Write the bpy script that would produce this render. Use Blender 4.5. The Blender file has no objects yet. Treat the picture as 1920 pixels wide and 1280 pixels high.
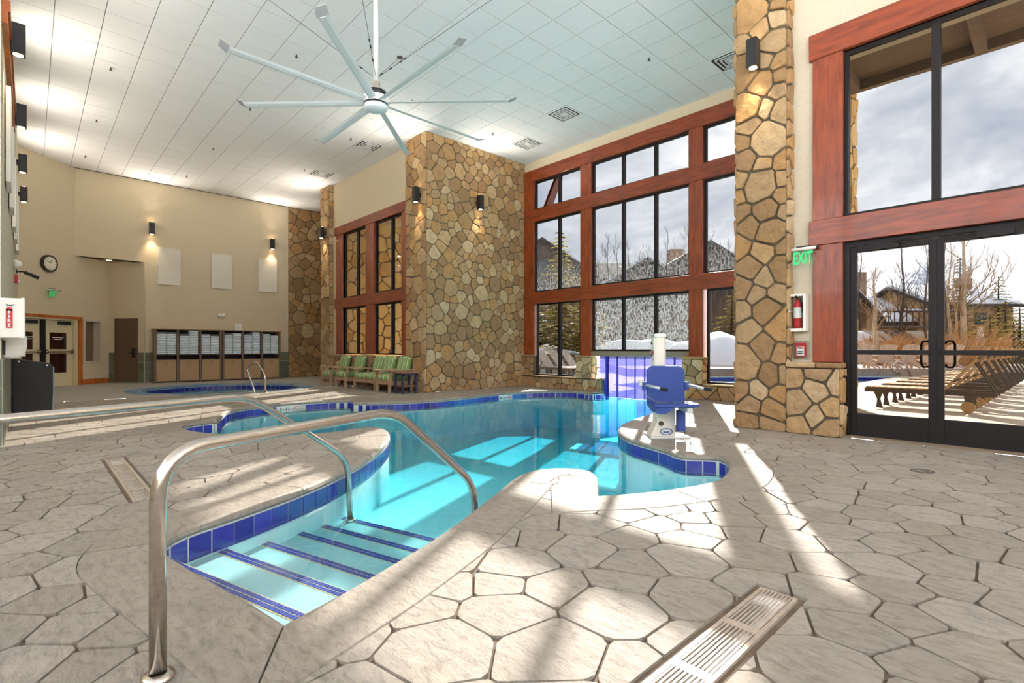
import bpy, math, random
from mathutils import Vector, Matrix, noise
from mathutils.geometry import delaunay_2d_cdt
R = random.Random(7)
PI = math.pi
scn = bpy.context.scene
col = scn.collection

# ------------------------------------------------------------------ camera
H = 1.10                      # lens height
FOC = 960.0                   # focal length in pixels of the 1920 wide frame
HOR = 654.0                   # horizon row
YAW = math.radians(46.7)      # the main wall runs along +Y, the far wall along +X
cam_d = bpy.data.cameras.new('camera')
cam_d.sensor_width = 36; cam_d.lens = 18.0; cam_d.shift_y = (HOR - 640) / 1920.0
cam_d.clip_start = 0.05; cam_d.clip_end = 3000
cam = bpy.data.objects.new('camera', cam_d); col.objects.link(cam)
cam.location = (0, 0, H); cam.rotation_euler = (PI / 2, 0, YAW - PI / 2)
scn.camera = cam

# ------------------------------------------------------------------ world, sun, exposure
GLASS_T = .17                 # tint added to the panes to dim the outside against the room
SKY_STRENGTH = 0.86 / GLASS_T
SUN_STRENGTH = 7.6 / GLASS_T
EXPOSURE = 0.50
w = bpy.data.worlds.new('sky'); scn.world = w; w.use_nodes = True
nt = w.node_tree; nt.nodes.clear()
def _n(t, **k):
    n = nt.nodes.new(t)
    for a, b in k.items(): setattr(n, a, b)
    return n
tc = _n('ShaderNodeTexCoord'); mp = _n('ShaderNodeMapping'); mp.inputs['Scale'].default_value = (1, 1, 2.6)
nz = _n('ShaderNodeTexNoise'); nz.inputs['Scale'].default_value = 2.3; nz.inputs['Detail'].default_value = 9; nz.inputs['Roughness'].default_value = .6; nz.inputs['Distortion'].default_value = .4
rp = _n('ShaderNodeValToRGB'); e = rp.color_ramp.elements
e[0].position = .36; e[0].color = (.38, .43, .51, 1); e[1].position = .62; e[1].color = (.98, .97, .96, 1)
m_ = e.new(.47); m_.color = (.56, .59, .64, 1)
bg = _n('ShaderNodeBackground'); bg.inputs['Strength'].default_value = SKY_STRENGTH
ow = _n('ShaderNodeOutputWorld')
L = nt.links.new
L(tc.outputs['Generated'], mp.inputs[0]); L(mp.outputs[0], nz.inputs['Vector']); L(nz.outputs['Fac'], rp.inputs[0]); L(rp.outputs[0], bg.inputs[0]); L(bg.outputs[0], ow.inputs[0])
SUN_AZ, SUN_EL = math.radians(28.9), math.radians(27.0)
sd = bpy.data.lights.new('sun', 'SUN'); sd.energy = SUN_STRENGTH; sd.angle = math.radians(.6); sd.color = (1, .93, .82)
sun = bpy.data.objects.new('sun', sd); col.objects.link(sun)
sv = Vector((math.cos(SUN_EL) * math.cos(SUN_AZ), math.cos(SUN_EL) * math.sin(SUN_AZ), math.sin(SUN_EL)))
sun.rotation_euler = sv.to_track_quat('Z', 'Y').to_euler(); sun.location = (30, 20, 25)
scn.view_settings.view_transform = 'Standard'; scn.view_settings.look = 'None'; scn.view_settings.gamma = 1
scn.view_settings.use_curve_mapping = False; scn.view_settings.exposure = EXPOSURE
scn.cycles.use_denoising = True
scn.cycles.max_bounces = 10; scn.cycles.diffuse_bounces = 5; scn.cycles.glossy_bounces = 4; scn.cycles.transparent_max_bounces = 16
scn.cycles.caustics_reflective = False; scn.cycles.caustics_refractive = False; scn.cycles.sample_clamp_indirect = 6

# ------------------------------------------------------------------ pixel -> place
Fv = Vector((math.cos(YAW), math.sin(YAW), 0)); Rv = Vector((math.sin(YAW), -math.cos(YAW), 0))
def ray(px, py): return Fv + Rv * ((px - 960) / FOC) - Vector((0, 0, (py - HOR) / FOC))
def gp(px, py, z=0.0):
    d = ray(px, py); return Vector((0, 0, H)) + d * ((z - H) / d.z)
def onx(px, py, X):
    d = ray(px, py); return Vector((0, 0, H)) + d * (X / d.x)
def ony(px, py, Y):
    d = ray(px, py); return Vector((0, 0, H)) + d * (Y / d.y)
def at(px, py, t): return Vector((0, 0, H)) + ray(px, py) * t
def proj(p):
    v = Vector(p) - Vector((0, 0, H)); f = v.dot(Fv)
    return (960 + FOC * v.dot(Rv) / f, HOR - FOC * v.z / f, f) if f > .05 else (-9999, -9999, f)

# ------------------------------------------------------------------ materials
def lin(c):
    return tuple(((x / 255) / 12.92 if x / 255 <= .04045 else ((x / 255 + .055) / 1.055) ** 2.4) for x in c) + (1,)
MATS = {}
def M(name, c, c2=None, scale=6.0, detail=5.0, rough=.6, metal=0.0, bump=0.0, bscale=None, rnd=None, rndmix=.75, stretch=(1, 1, 1), pos=True, spec=.5, coat=0.0, lo=.35, hi=.65, emit=0.0, trans=0.0):
    """principled material; c..c2 mixed by noise, rnd = list of colours picked by the object's random number"""
    if name in MATS: return MATS[name]
    m = bpy.data.materials.new(name); m.use_nodes = True
    nt = m.node_tree; b = nt.nodes['Principled BSDF']; N = nt.nodes.new; L = nt.links.new
    b.inputs['Roughness'].default_value = rough; b.inputs['Metallic'].default_value = metal
    b.inputs['Specular IOR Level'].default_value = spec
    if coat: b.inputs['Coat Weight'].default_value = coat; b.inputs['Coat Roughness'].default_value = .08
    if trans: b.inputs['Transmission Weight'].default_value = trans
    b.inputs['Base Color'].default_value = lin(c)
    m.diffuse_color = lin(c)
    if emit: b.inputs['Emission Color'].default_value = lin(c); b.inputs['Emission Strength'].default_value = emit
    vec = None
    if c2 or bump:
        if pos: g = N('ShaderNodeNewGeometry'); src = g.outputs['Position']
        else: g = N('ShaderNodeTexCoord'); src = g.outputs['Object']
        mp = N('ShaderNodeMapping'); mp.inputs['Scale'].default_value = stretch; L(src, mp.inputs[0]); vec = mp.outputs[0]
        nz = N('ShaderNodeTexNoise'); nz.inputs['Scale'].default_value = scale; nz.inputs['Detail'].default_value = detail; nz.inputs['Roughness'].default_value = .62; L(vec, nz.inputs['Vector'])
    colr = None
    if c2:
        mr = N('ShaderNodeMapRange'); mr.inputs[1].default_value = lo; mr.inputs[2].default_value = hi; L(nz.outputs['Fac'], mr.inputs[0])
        mx = N('ShaderNodeMix'); mx.data_type = 'RGBA'; L(mr.outputs[0], mx.inputs[0]); mx.inputs[6].default_value = lin(c); mx.inputs[7].default_value = lin(c2); colr = mx.outputs[2]
    if rnd:
        oi = N('ShaderNodeObjectInfo'); rp = N('ShaderNodeValToRGB'); rp.color_ramp.interpolation = 'CONSTANT'
        while len(rp.color_ramp.elements) < len(rnd): rp.color_ramp.elements.new(.5)
        for i, k in enumerate(rnd): rp.color_ramp.elements[i].position = i / len(rnd); rp.color_ramp.elements[i].color = lin(k)
        gi = N('ShaderNodeNewGeometry'); ad = N('ShaderNodeMath'); ad.operation = 'ADD'; L(oi.outputs['Random'], ad.inputs[0]); L(gi.outputs['Random Per Island'], ad.inputs[1]); fr = N('ShaderNodeMath'); fr.operation = 'FRACT'; L(ad.outputs[0], fr.inputs[0]); L(fr.outputs[0], rp.inputs[0])
        if colr is None: colr = rp.outputs[0]
        else:
            m2 = N('ShaderNodeMix'); m2.data_type = 'RGBA'; m2.inputs[0].default_value = rndmix; L(colr, m2.inputs[6]); L(rp.outputs[0], m2.inputs[7])
            m3 = N('ShaderNodeMix'); m3.data_type = 'RGBA'; m3.blend_type = 'OVERLAY'; m3.inputs[0].default_value = .75
            L(m2.outputs[2], m3.inputs[6]); L(nz.outputs['Fac'], m3.inputs[7]); colr = m3.outputs[2]
    if colr is not None: L(colr, b.inputs['Base Color'])
    if bump:
        n2 = nz
        if bscale:
            n2 = N('ShaderNodeTexNoise'); n2.inputs['Scale'].default_value = bscale; n2.inputs['Detail'].default_value = 6; n2.inputs['Roughness'].default_value = .6; L(vec, n2.inputs['Vector'])
        bp = N('ShaderNodeBump'); bp.inputs['Strength'].default_value = 1.0; bp.inputs['Distance'].default_value = bump; L(n2.outputs['Fac'], bp.inputs['Height']); L(bp.outputs[0], b.inputs['Normal'])
    MATS[name] = m
    return m

def schlick(nt, f0, normal=None):
    """share of light mirrored off a surface, alike from both sides"""
    N = nt.nodes.new; L = nt.links.new
    g = N('ShaderNodeNewGeometry'); d = N('ShaderNodeVectorMath'); d.operation = 'DOT_PRODUCT'; L(g.outputs['Incoming'], d.inputs[0]); L(normal if normal is not None else g.outputs['Normal'], d.inputs[1])
    a = N('ShaderNodeMath'); a.operation = 'ABSOLUTE'; L(d.outputs['Value'], a.inputs[0])
    s = N('ShaderNodeMath'); s.operation = 'SUBTRACT'; s.use_clamp = True; s.inputs[0].default_value = 1; L(a.outputs[0], s.inputs[1])
    p = N('ShaderNodeMath'); p.operation = 'POWER'; p.inputs[1].default_value = 5; L(s.outputs[0], p.inputs[0])
    m = N('ShaderNodeMath'); m.operation = 'MULTIPLY_ADD'; m.inputs[1].default_value = 1 - f0; m.inputs[2].default_value = f0; L(p.outputs[0], m.inputs[0])
    return m.outputs[0]
def glass_mat(name, tint=(1, 1, 1), ior=1.45, haze=0.0, haze_scale=9.0, hlo=.45, hhi=.7, haze_col=(118, 122, 126), top_z=None, bot_z=None):
    """thin clear pane: fresnel mirror over clear transmission; haze = water drops and condensation on the pane"""
    if name in MATS: return MATS[name]
    m = bpy.data.materials.new(name); m.use_nodes = True; nt = m.node_tree; nt.nodes.clear(); N = nt.nodes.new; L = nt.links.new
    o = N('ShaderNodeOutputMaterial'); t = N('ShaderNodeBsdfTransparent'); t.inputs[0].default_value = tint + (1,)
    g = N('ShaderNodeBsdfGlossy'); g.inputs['Roughness'].default_value = .02
    mx = N('ShaderNodeMixShader'); L(schlick(nt, .012), mx.inputs[0]); L(t.outputs[0], mx.inputs[1]); L(g.outputs[0], mx.inputs[2])
    out = mx.outputs[0]
    if haze:
        ge = N('ShaderNodeNewGeometry'); mp = N('ShaderNodeMapping'); mp.inputs['Scale'].default_value = (1, 1, .55); L(ge.outputs['Position'], mp.inputs[0])
        nz = N('ShaderNodeTexNoise'); nz.inputs['Scale'].default_value = haze_scale; nz.inputs['Detail'].default_value = 8; nz.inputs['Roughness'].default_value = .75; L(mp.outputs[0], nz.inputs['Vector'])
        mr = N('ShaderNodeMapRange'); mr.inputs[1].default_value = hlo; mr.inputs[2].default_value = hhi; mr.inputs[4].default_value = haze; L(nz.outputs['Fac'], mr.inputs[0])
        fac = mr.outputs[0]
        if top_z is not None:
            sx = N('ShaderNodeSeparateXYZ'); L(ge.outputs['Position'], sx.inputs[0])
            m2 = N('ShaderNodeMapRange'); m2.inputs[1].default_value = top_z; m2.inputs[2].default_value = bot_z; m2.inputs[3].default_value = 0.12; m2.inputs[4].default_value = 1; L(sx.outputs[2], m2.inputs[0])
            mu = N('ShaderNodeMath'); mu.operation = 'MULTIPLY'; L(fac, mu.inputs[0]); L(m2.outputs[0], mu.inputs[1]); fac = mu.outputs[0]
        d = N('ShaderNodeBsdfTranslucent'); d.inputs[0].default_value = lin(haze_col)
        d2 = N('ShaderNodeBsdfDiffuse'); d2.inputs[0].default_value = lin(haze_col)
        ad = N('ShaderNodeMixShader'); ad.inputs[0].default_value = .35; L(d.outputs[0], ad.inputs[1]); L(d2.outputs[0], ad.inputs[2])
        m3 = N('ShaderNodeMixShader'); L(fac, m3.inputs[0]); L(out, m3.inputs[1]); L(ad.outputs[0], m3.inputs[2]); out = m3.outputs[0]
    L(out, o.inputs[0]); MATS[name] = m
    return m

def water_mat(name, absorb, dens):
    m = bpy.data.materials.new(name); m.use_nodes = True; nt = m.node_tree; nt.nodes.clear(); N = nt.nodes.new; L = nt.links.new
    o = N('ShaderNodeOutputMaterial'); t = N('ShaderNodeBsdfTransparent'); g = N('ShaderNodeBsdfGlossy'); g.inputs['Roughness'].default_value = .015
    ge = N('ShaderNodeNewGeometry'); nz = N('ShaderNodeTexNoise'); nz.inputs['Scale'].default_value = 3.2; nz.inputs['Detail'].default_value = 3; L(ge.outputs['Position'], nz.inputs['Vector'])
    bp = N('ShaderNodeBump'); bp.inputs['Strength'].default_value = .5; bp.inputs['Distance'].default_value = .005; L(nz.outputs['Fac'], bp.inputs['Height']); L(bp.outputs[0], g.inputs['Normal'])
    mx = N('ShaderNodeMixShader'); L(schlick(nt, .02, bp.outputs[0]), mx.inputs[0]); L(t.outputs[0], mx.inputs[1]); L(g.outputs[0], mx.inputs[2]); L(mx.outputs[0], o.inputs[0])
    v = N('ShaderNodeVolumeAbsorption'); v.inputs[0].default_value = absorb + (1,); v.inputs[1].default_value = dens; L(v.outputs[0], o.inputs[1])
    MATS[name] = m
    return m

def leaf_mat(name, c, c2, scale=3.0):
    """thin needles: half of the light goes through"""
    m = M(name, c, c2, scale=scale, rough=.9, spec=.1); nt = m.node_tree; N = nt.nodes.new; L = nt.links.new; b = nt.nodes['Principled BSDF']; o = [n for n in nt.nodes if n.type == 'OUTPUT_MATERIAL'][0]
    t = N('ShaderNodeBsdfTranslucent'); L(b.inputs['Base Color'].links[0].from_socket, t.inputs[0]); mx = N('ShaderNodeMixShader'); mx.inputs[0].default_value = .55; L(b.outputs[0], mx.inputs[1]); L(t.outputs[0], mx.inputs[2]); L(mx.outputs[0], o.inputs[0]); return m
def stripe_mat(name, axis, cols, period, rough=.85):
    """woven stripes along the object's own axis"""
    m = bpy.data.materials.new(name); m.use_nodes = True; nt = m.node_tree; b = nt.nodes['Principled BSDF']; N = nt.nodes.new; L = nt.links.new
    b.inputs['Roughness'].default_value = rough; b.inputs['Specular IOR Level'].default_value = .2
    tcn = N('ShaderNodeTexCoord'); sx = N('ShaderNodeSeparateXYZ'); L(tcn.outputs['Object'], sx.inputs[0])
    dv = N('ShaderNodeMath'); dv.operation = 'DIVIDE'; dv.inputs[1].default_value = period; L(sx.outputs[axis], dv.inputs[0])
    fr = N('ShaderNodeMath'); fr.operation = 'FRACT'; L(dv.outputs[0], fr.inputs[0])
    rp = N('ShaderNodeValToRGB'); rp.color_ramp.interpolation = 'CONSTANT'
    while len(rp.color_ramp.elements) < len(cols): rp.color_ramp.elements.new(.5)
    for i, (p, k) in enumerate(cols): rp.color_ramp.elements[i].position = p; rp.color_ramp.elements[i].color = lin(k)
    L(fr.outputs[0], rp.inputs[0]); L(rp.outputs[0], b.inputs['Base Color']); MATS[name] = m; return m

plaster = M('plaster_beige', (216, 201, 172), (209, 193, 163), scale=40, rough=.9, bump=.002, bscale=90, spec=.2)
plaster_light = M('plaster_pale', (208, 198, 176), (200, 189, 166), scale=40, rough=.9, bump=.002, bscale=90, spec=.2)
wood = M('timber_red', (166, 76, 34), (104, 40, 18), scale=5, detail=8, rough=.38, bump=.0015, stretch=(3, 3, .45), lo=.3, hi=.72, coat=.25)
wood_h = M('timber_red_beam', (160, 72, 34), (100, 38, 18), scale=5, detail=8, rough=.38, bump=.0015, stretch=(3, .45, 3), lo=.3, hi=.72, coat=.25)
wood_or = M('timber_orange', (205, 118, 52), (168, 84, 34), scale=5, detail=8, rough=.4, stretch=(3, 3, .45), coat=.2)
bronze = M('bronze_aluminium', (26, 21, 21), rough=.5, spec=.3)
black_m = M('black_metal', (30, 30, 33), rough=.45)
steel = M('stainless_steel', (205, 198, 190), (190, 180, 170), scale=60, rough=.2, metal=1.0, bump=.0002, bscale=200)
white_p = M('white_plastic', (236, 232, 222), rough=.45)
white_paint = M('white_paint', (238, 238, 238), rough=.55)
STONES = [(192, 160, 116), (172, 138, 96), (202, 176, 136), (154, 124, 88), (182, 152, 114), (174, 148, 114), (188, 146, 96), (184, 158, 122), (148, 118, 86), (208, 186, 150), (180, 140, 92), (160, 128, 96)]
stone_m = M('field_stone', (186, 148, 100), (128, 94, 60), scale=8, detail=10, rough=.85, bump=.045, bscale=11, rnd=STONES, rndmix=.66, spec=.25)
mortar = M('mortar_grey', (110, 100, 84), (90, 82, 68), scale=30, rough=.95, bump=.004, spec=.1)
deck_m = M('stamped_concrete', (186, 177, 165), (128, 117, 104), scale=3.2, detail=12, rough=.55, bump=.010, bscale=7, rnd=[(172, 163, 151), (158, 148, 136), (182, 173, 161), (150, 140, 128), (166, 155, 142)], rndmix=.4, lo=.32, hi=.68, spec=.4)
def weathered(m, scale=3.0, amount=.95, dark=(70, 60, 52)):
    """dark ridged skin marks of stamped concrete, in colour and relief"""
    nt = m.node_tree; b = nt.nodes['Principled BSDF']; N = nt.nodes.new; L = nt.links.new
    g = N('ShaderNodeNewGeometry'); nz = N('ShaderNodeTexNoise'); nz.noise_type = 'RIDGED_MULTIFRACTAL'; nz.inputs['Scale'].default_value = scale; nz.inputs['Detail'].default_value = 9; nz.inputs['Roughness'].default_value = .72; nz.inputs['Distortion'].default_value = .5; L(g.outputs['Position'], nz.inputs['Vector'])
    n2 = N('ShaderNodeTexNoise'); n2.inputs['Scale'].default_value = 11; n2.inputs['Detail'].default_value = 9; n2.inputs['Roughness'].default_value = .72; n2.inputs['Distortion'].default_value = .6; sm = N('ShaderNodeMapping'); sm.inputs['Scale'].default_value = (2.4, 1, 1); sm.inputs['Rotation'].default_value = (0, 0, .7); L(g.outputs['Position'], sm.inputs[0]); L(sm.outputs[0], n2.inputs['Vector'])
    mr = N('ShaderNodeMapRange'); mr.inputs[1].default_value = .48; mr.inputs[2].default_value = .62; mr.inputs[4].default_value = amount; L(n2.outputs['Fac'], mr.inputs[0])
    m2 = N('ShaderNodeMapRange'); m2.inputs[1].default_value = .6; m2.inputs[2].default_value = 1.3; m2.inputs[3].default_value = .35; m2.inputs[4].default_value = 1; L(nz.outputs['Fac'], m2.inputs[0])
    mu = N('ShaderNodeMath'); mu.operation = 'MULTIPLY'; L(mr.outputs[0], mu.inputs[0]); L(m2.outputs[0], mu.inputs[1])
    lk = b.inputs['Base Color'].links[0]; src = lk.from_socket; mx = N('ShaderNodeMix'); mx.data_type = 'RGBA'; L(mu.outputs[0], mx.inputs[0]); L(src, mx.inputs[6]); mx.inputs[7].default_value = lin(dark); L(mx.outputs[2], b.inputs['Base Color'])
    ah = N('ShaderNodeMath'); ah.operation = 'SUBTRACT'; L(nz.outputs['Fac'], ah.inputs[0]); L(n2.outputs['Fac'], ah.inputs[1])
    bp = N('ShaderNodeBump'); bp.inputs['Distance'].default_value = .02; bp.inputs['Strength'].default_value = 1.0; L(ah.outputs[0], bp.inputs['Height'])
    if b.inputs['Normal'].links: L(b.inputs['Normal'].links[0].from_socket, bp.inputs['Normal'])
    L(bp.outputs[0], b.inputs['Normal'])
weathered(deck_m)
groove_m = M('joint_dark', (112, 96, 80), (92, 78, 64), scale=12, rough=.9)
smooth_conc = M('smooth_concrete', (170, 168, 162), (154, 151, 146), scale=5, detail=8, rough=.5)
tile_blue = M('tile_cobalt', (52, 52, 158), (34, 34, 118), scale=18, detail=6, rough=.12, bump=.002, bscale=26, rnd=[(50, 50, 156), (44, 44, 142), (60, 60, 172), (40, 40, 130)], rndmix=.5, coat=.5)
grout = M('grout', (196, 196, 184), rough=.9)
pool_plaster = M('pool_plaster', (214, 240, 240), (200, 234, 236), scale=6, rough=.7)
ceil_m = M('ceiling_tile', (244, 244, 246), (240, 240, 242), scale=60, rough=.95, bump=.001, bscale=160, spec=.1)
ceil_gap = M('ceiling_gap', (150, 150, 152), rough=.9)
TT = (math.sqrt(GLASS_T),) * 3          # a pane has two faces
pane = glass_mat('window_glass', TT)
pane_wet = glass_mat('window_glass_droplets', TT, haze=.55, haze_scale=26, hlo=.44, hhi=.62)
pane_damp = glass_mat('window_glass_damp', TT, haze=.5, haze_scale=24, hlo=.45, hhi=.66, top_z=3.7, bot_z=2.75)

# ------------------------------------------------------------------ mesh helpers
class MB:
    def __init__(s): s.v = []; s.f = []
    def box(s, x0, y0, z0, x1, y1, z1):
        b = len(s.v); s.v += [(x0, y0, z0), (x1, y0, z0), (x1, y1, z0), (x0, y1, z0), (x0, y0, z1), (x1, y0, z1), (x1, y1, z1), (x0, y1, z1)]
        s.f += [(b, b + 3, b + 2, b + 1), (b + 4, b + 5, b + 6, b + 7), (b, b + 1, b + 5, b + 4), (b + 1, b + 2, b + 6, b + 5), (b + 2, b + 3, b + 7, b + 6), (b + 3, b, b + 4, b + 7)]
        return s
    def bar(s, a, b, wd, ht, up=(0, 0, 1)):
        """square bar from a to b; wd sideways, ht along up"""
        a = Vector(a); b = Vector(b); d = (b - a).normalized(); u = Vector(up); sd_ = d.cross(u)
        if sd_.length < 1e-4: sd_ = d.cross(Vector((1, 0, 0)))
        sd_.normalize(); u = sd_.cross(d).normalized(); k = len(s.v)
        for p in (a, b):
            for i, j in ((-1, -1), (1, -1), (1, 1), (-1, 1)): s.v.append(tuple(p + sd_ * (i * wd / 2) + u * (j * ht / 2)))
        s.f += [(k, k + 1, k + 2, k + 3), (k + 7, k + 6, k + 5, k + 4)] + [(k + i, k + 4 + i, k + 4 + (i + 1) % 4, k + (i + 1) % 4) for i in range(4)]
        return s
    def prism(s, poly, z0, z1):
        b = len(s.v); n = len(poly)
        s.v += [(p[0], p[1], z0) for p in poly] + [(p[0], p[1], z1) for p in poly]
        s.f += [tuple(b + i for i in reversed(range(n))), tuple(b + n + i for i in range(n))] + [(b + i, b + (i + 1) % n, b + n + (i + 1) % n, b + n + i) for i in range(n)]
        return s
    def extr(s, poly3, vec):
        """3-D polygon pushed along vec"""
        b = len(s.v); n = len(poly3); vec = Vector(vec)
        s.v += [tuple(p) for p in poly3] + [tuple(Vector(p) + vec) for p in poly3]
        s.f += [tuple(b + i for i in reversed(range(n))), tuple(b + n + i for i in range(n))] + [(b + i, b + (i + 1) % n, b + n + (i + 1) % n, b + n + i) for i in range(n)]
        return s
    def tube(s, pts, r, n=8, caps=True):
        pts = [Vector(p) for p in pts]; rs = r if isinstance(r, (list, tuple)) else [r] * len(pts); b = len(s.v); pu = None
        for i, p in enumerate(pts):
            d = (pts[min(i + 1, len(pts) - 1)] - pts[max(i - 1, 0)]).normalized()
            if pu is None: pu = d.orthogonal().normalized()
            pu = (pu - d * pu.dot(d)); pu = pu.normalized() if pu.length > 1e-5 else d.orthogonal().normalized(); pv = d.cross(pu)
            for k in range(n):
                a = 2 * PI * k / n; s.v.append(tuple(p + (pu * math.cos(a) + pv * math.sin(a)) * rs[i]))
        for i in range(len(pts) - 1):
            for k in range(n): s.f.append((b + i * n + k, b + i * n + (k + 1) % n, b + (i + 1) * n + (k + 1) % n, b + (i + 1) * n + k))
        if caps: s.f += [tuple(b + k for k in reversed(range(n))), tuple(b + (len(pts) - 1) * n + k for k in range(n))]
        return s
    def lathe(s, prof, c=(0, 0, 0), n=20, axis='z', caps=True):
        b = len(s.v); c = Vector(c)
        for r, h in prof:
            for k in range(n):
                a = 2 * PI * k / n; x, y = r * math.cos(a), r * math.sin(a)
                s.v.append(tuple(c + (Vector((x, y, h)) if axis == 'z' else Vector((h, x, y)) if axis == 'x' else Vector((y, h, x)))))
        for i in range(len(prof) - 1):
            for k in range(n): s.f.append((b + i * n + k, b + i * n + (k + 1) % n, b + (i + 1) * n + (k + 1) % n, b + (i + 1) * n + k))
        if caps: s.f += [tuple(b + k for k in reversed(range(n))), tuple(b + (len(prof) - 1) * n + k for k in range(n))]
        return s
    def pillow(s, cx, cy, cz, lx, ly, lz, n=8, e=.35):
        """soft cushion: superellipsoid block"""
        b = len(s.v); P = lambda c_: math.copysign(abs(c_) ** e, c_)
        for i in range(n + 1):
            a = -PI / 2 + PI * i / n
            for k in range(2 * n):
                t = 2 * PI * k / (2 * n)
                s.v.append((cx + lx / 2 * P(math.cos(a)) * P(math.cos(t)), cy + ly / 2 * P(math.cos(a)) * P(math.sin(t)), cz + lz / 2 * P(math.sin(a))))
        for i in range(n):
            for k in range(2 * n): s.f.append((b + i * 2 * n + k, b + i * 2 * n + (k + 1) % (2 * n), b + (i + 1) * 2 * n + (k + 1) % (2 * n), b + (i + 1) * 2 * n + k))
        return s
    def mesh(s, name):
        me = bpy.data.meshes.new(name); me.from_pydata(s.v, [], s.f); me.update(); return me
    def build(s, name, mat, parent=None, smooth=False, bev=0.0, loc=None, rot=None, label=None):
        me = s.mesh(name); me.materials.append(mat)
        if smooth: me.shade_smooth()
        return link(name, me, parent, loc, rot, bev, label)
def link(name, me, parent=None, loc=None, rot=None, bev=0.0, label=None):
    o = bpy.data.objects.new(name, me); col.objects.link(o)
    if parent: o.parent = parent
    if loc is not None: o.location = loc
    if rot is not None: o.rotation_euler = rot
    if bev:
        b = o.modifiers.new('bevel', 'BEVEL'); b.width = bev; b.segments = 2; b.limit_method = 'ANGLE'; b.angle_limit = .6
    if label: o['label'] = label
    return o
def tag(o, label, cat, group=None, kind=None):
    o['label'] = label; o['category'] = cat
    if group: o['group'] = group
    if kind: o['kind'] = kind
    return o
def thing(name, label, cat, loc=(0, 0, 0), rz=0.0, group=None, kind=None):
    o = bpy.data.objects.new(name, None); col.objects.link(o); o.empty_display_size = .1
    o.location = loc; o.rotation_euler = (0, 0, rz); return tag(o, label, cat, group, kind)
def struct(name, mb, mat, label, cat, **k):
    return tag(mb.build(name, mat, **k), label, cat, kind='structure')
def dup(root, loc, rz, label=None, group=None):
    r = root.copy(); col.objects.link(r); r.location = loc; r.rotation_euler = (0, 0, rz)
    if label: r['label'] = label
    if group: r['group'] = group
    for ch in list(root.children):
        c = ch.copy(); col.objects.link(c); c.parent = r
        for g in list(ch.children):
            d = g.copy(); col.objects.link(d); d.parent = c
    return r
def text(body, size, mat, name, parent, loc, rot, depth=.0008, align='CENTER', spacing=1.0, bold=False):
    cu = bpy.data.curves.new(name, 'FONT'); cu.body = body; cu.size = size; cu.extrude = depth; cu.align_x = align; cu.align_y = 'CENTER'; cu.space_line = spacing
    cu.resolution_u = 3
    if bold: cu.offset = size * .025
    t = bpy.data.objects.new('tmp', cu); me = bpy.data.meshes.new_from_object(t); bpy.data.objects.remove(t); bpy.data.curves.remove(cu)
    me.materials.clear(); me.materials.append(mat); me.name = name
    return link(name, me, parent, loc, rot)

# ------------------------------------------------------------------ cut stone faces (power diagram)
def clip(poly, nx, ny, c):
    """keep the side nx*x+ny*y <= c"""
    out = []
    for i in range(len(poly)):
        a, b = poly[i], poly[(i + 1) % len(poly)]; da = nx * a[0] + ny * a[1] - c; db = nx * b[0] + ny * b[1] - c
        if da <= 0: out.append(a)
        if (da < 0 < db) or (db < 0 < da): t = da / (da - db); out.append((a[0] + (b[0] - a[0]) * t, a[1] + (b[1] - a[1]) * t))
    return out
def cells(x0, y0, x1, y1, rmin, rmax, gap, rng, tries=None, bias=2.0):
    pts = []; area = (x1 - x0) * (y1 - y0)
    tries = tries or int(area / (rmin * rmin) * 14)
    G = {}; g = rmax * 2
    for _ in range(tries):
        r = rmin + (rmax - rmin) * rng.random() ** bias; x, y = rng.uniform(x0, x1), rng.uniform(y0, y1); ci, cj = int(x // g), int(y // g); ok = True
        for i in range(ci - 1, ci + 2):
            for j in range(cj - 1, cj + 2):
                for q in G.get((i, j), ()):
                    if (q[0] - x) ** 2 + (q[1] - y) ** 2 < ((q[2] + r) * .86) ** 2: ok = False; break
                if not ok: break
            if not ok: break
        if ok: G.setdefault((ci, cj), []).append((x, y, r)); pts.append((x, y, r))
    out = []
    for (x, y, r) in pts:
        poly = [(x0, y0), (x1, y0), (x1, y1), (x0, y1)]; ci, cj = int(x // g), int(y // g)
        for i in range(ci - 3, ci + 4):
            for j in range(cj - 3, cj + 4):
                for q in G.get((i, j), ()):
                    if q[0] == x and q[1] == y: continue
                    dx, dy = q[0] - x, q[1] - y; d = math.hypot(dx, dy); nx, ny = dx / d, dy / d
                    k = (d * d + r * r - q[2] * q[2]) / (2 * d); k = min(max(k, .15 * d), .85 * d)
                    poly = clip(poly, nx, ny, nx * x + ny * y + k - gap / 2)
                    if len(poly) < 3: break
        if len(poly) >= 3:
            A = sum(poly[i][0] * poly[(i + 1) % len(poly)][1] - poly[(i + 1) % len(poly)][0] * poly[i][1] for i in range(len(poly))) / 2
            if A > rmin * rmin * .25: out.append(poly)
    return out
def rounded(poly, k=.22):
    out = []; n = len(poly)
    for i in range(n):
        a, p, b = poly[i - 1], poly[i], poly[(i + 1) % n]
        out += [(p[0] + (a[0] - p[0]) * k, p[1] + (a[1] - p[1]) * k), (p[0] + (b[0] - p[0]) * k, p[1] + (b[1] - p[1]) * k)]
    return out
STONE_COUNT = {}
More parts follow.
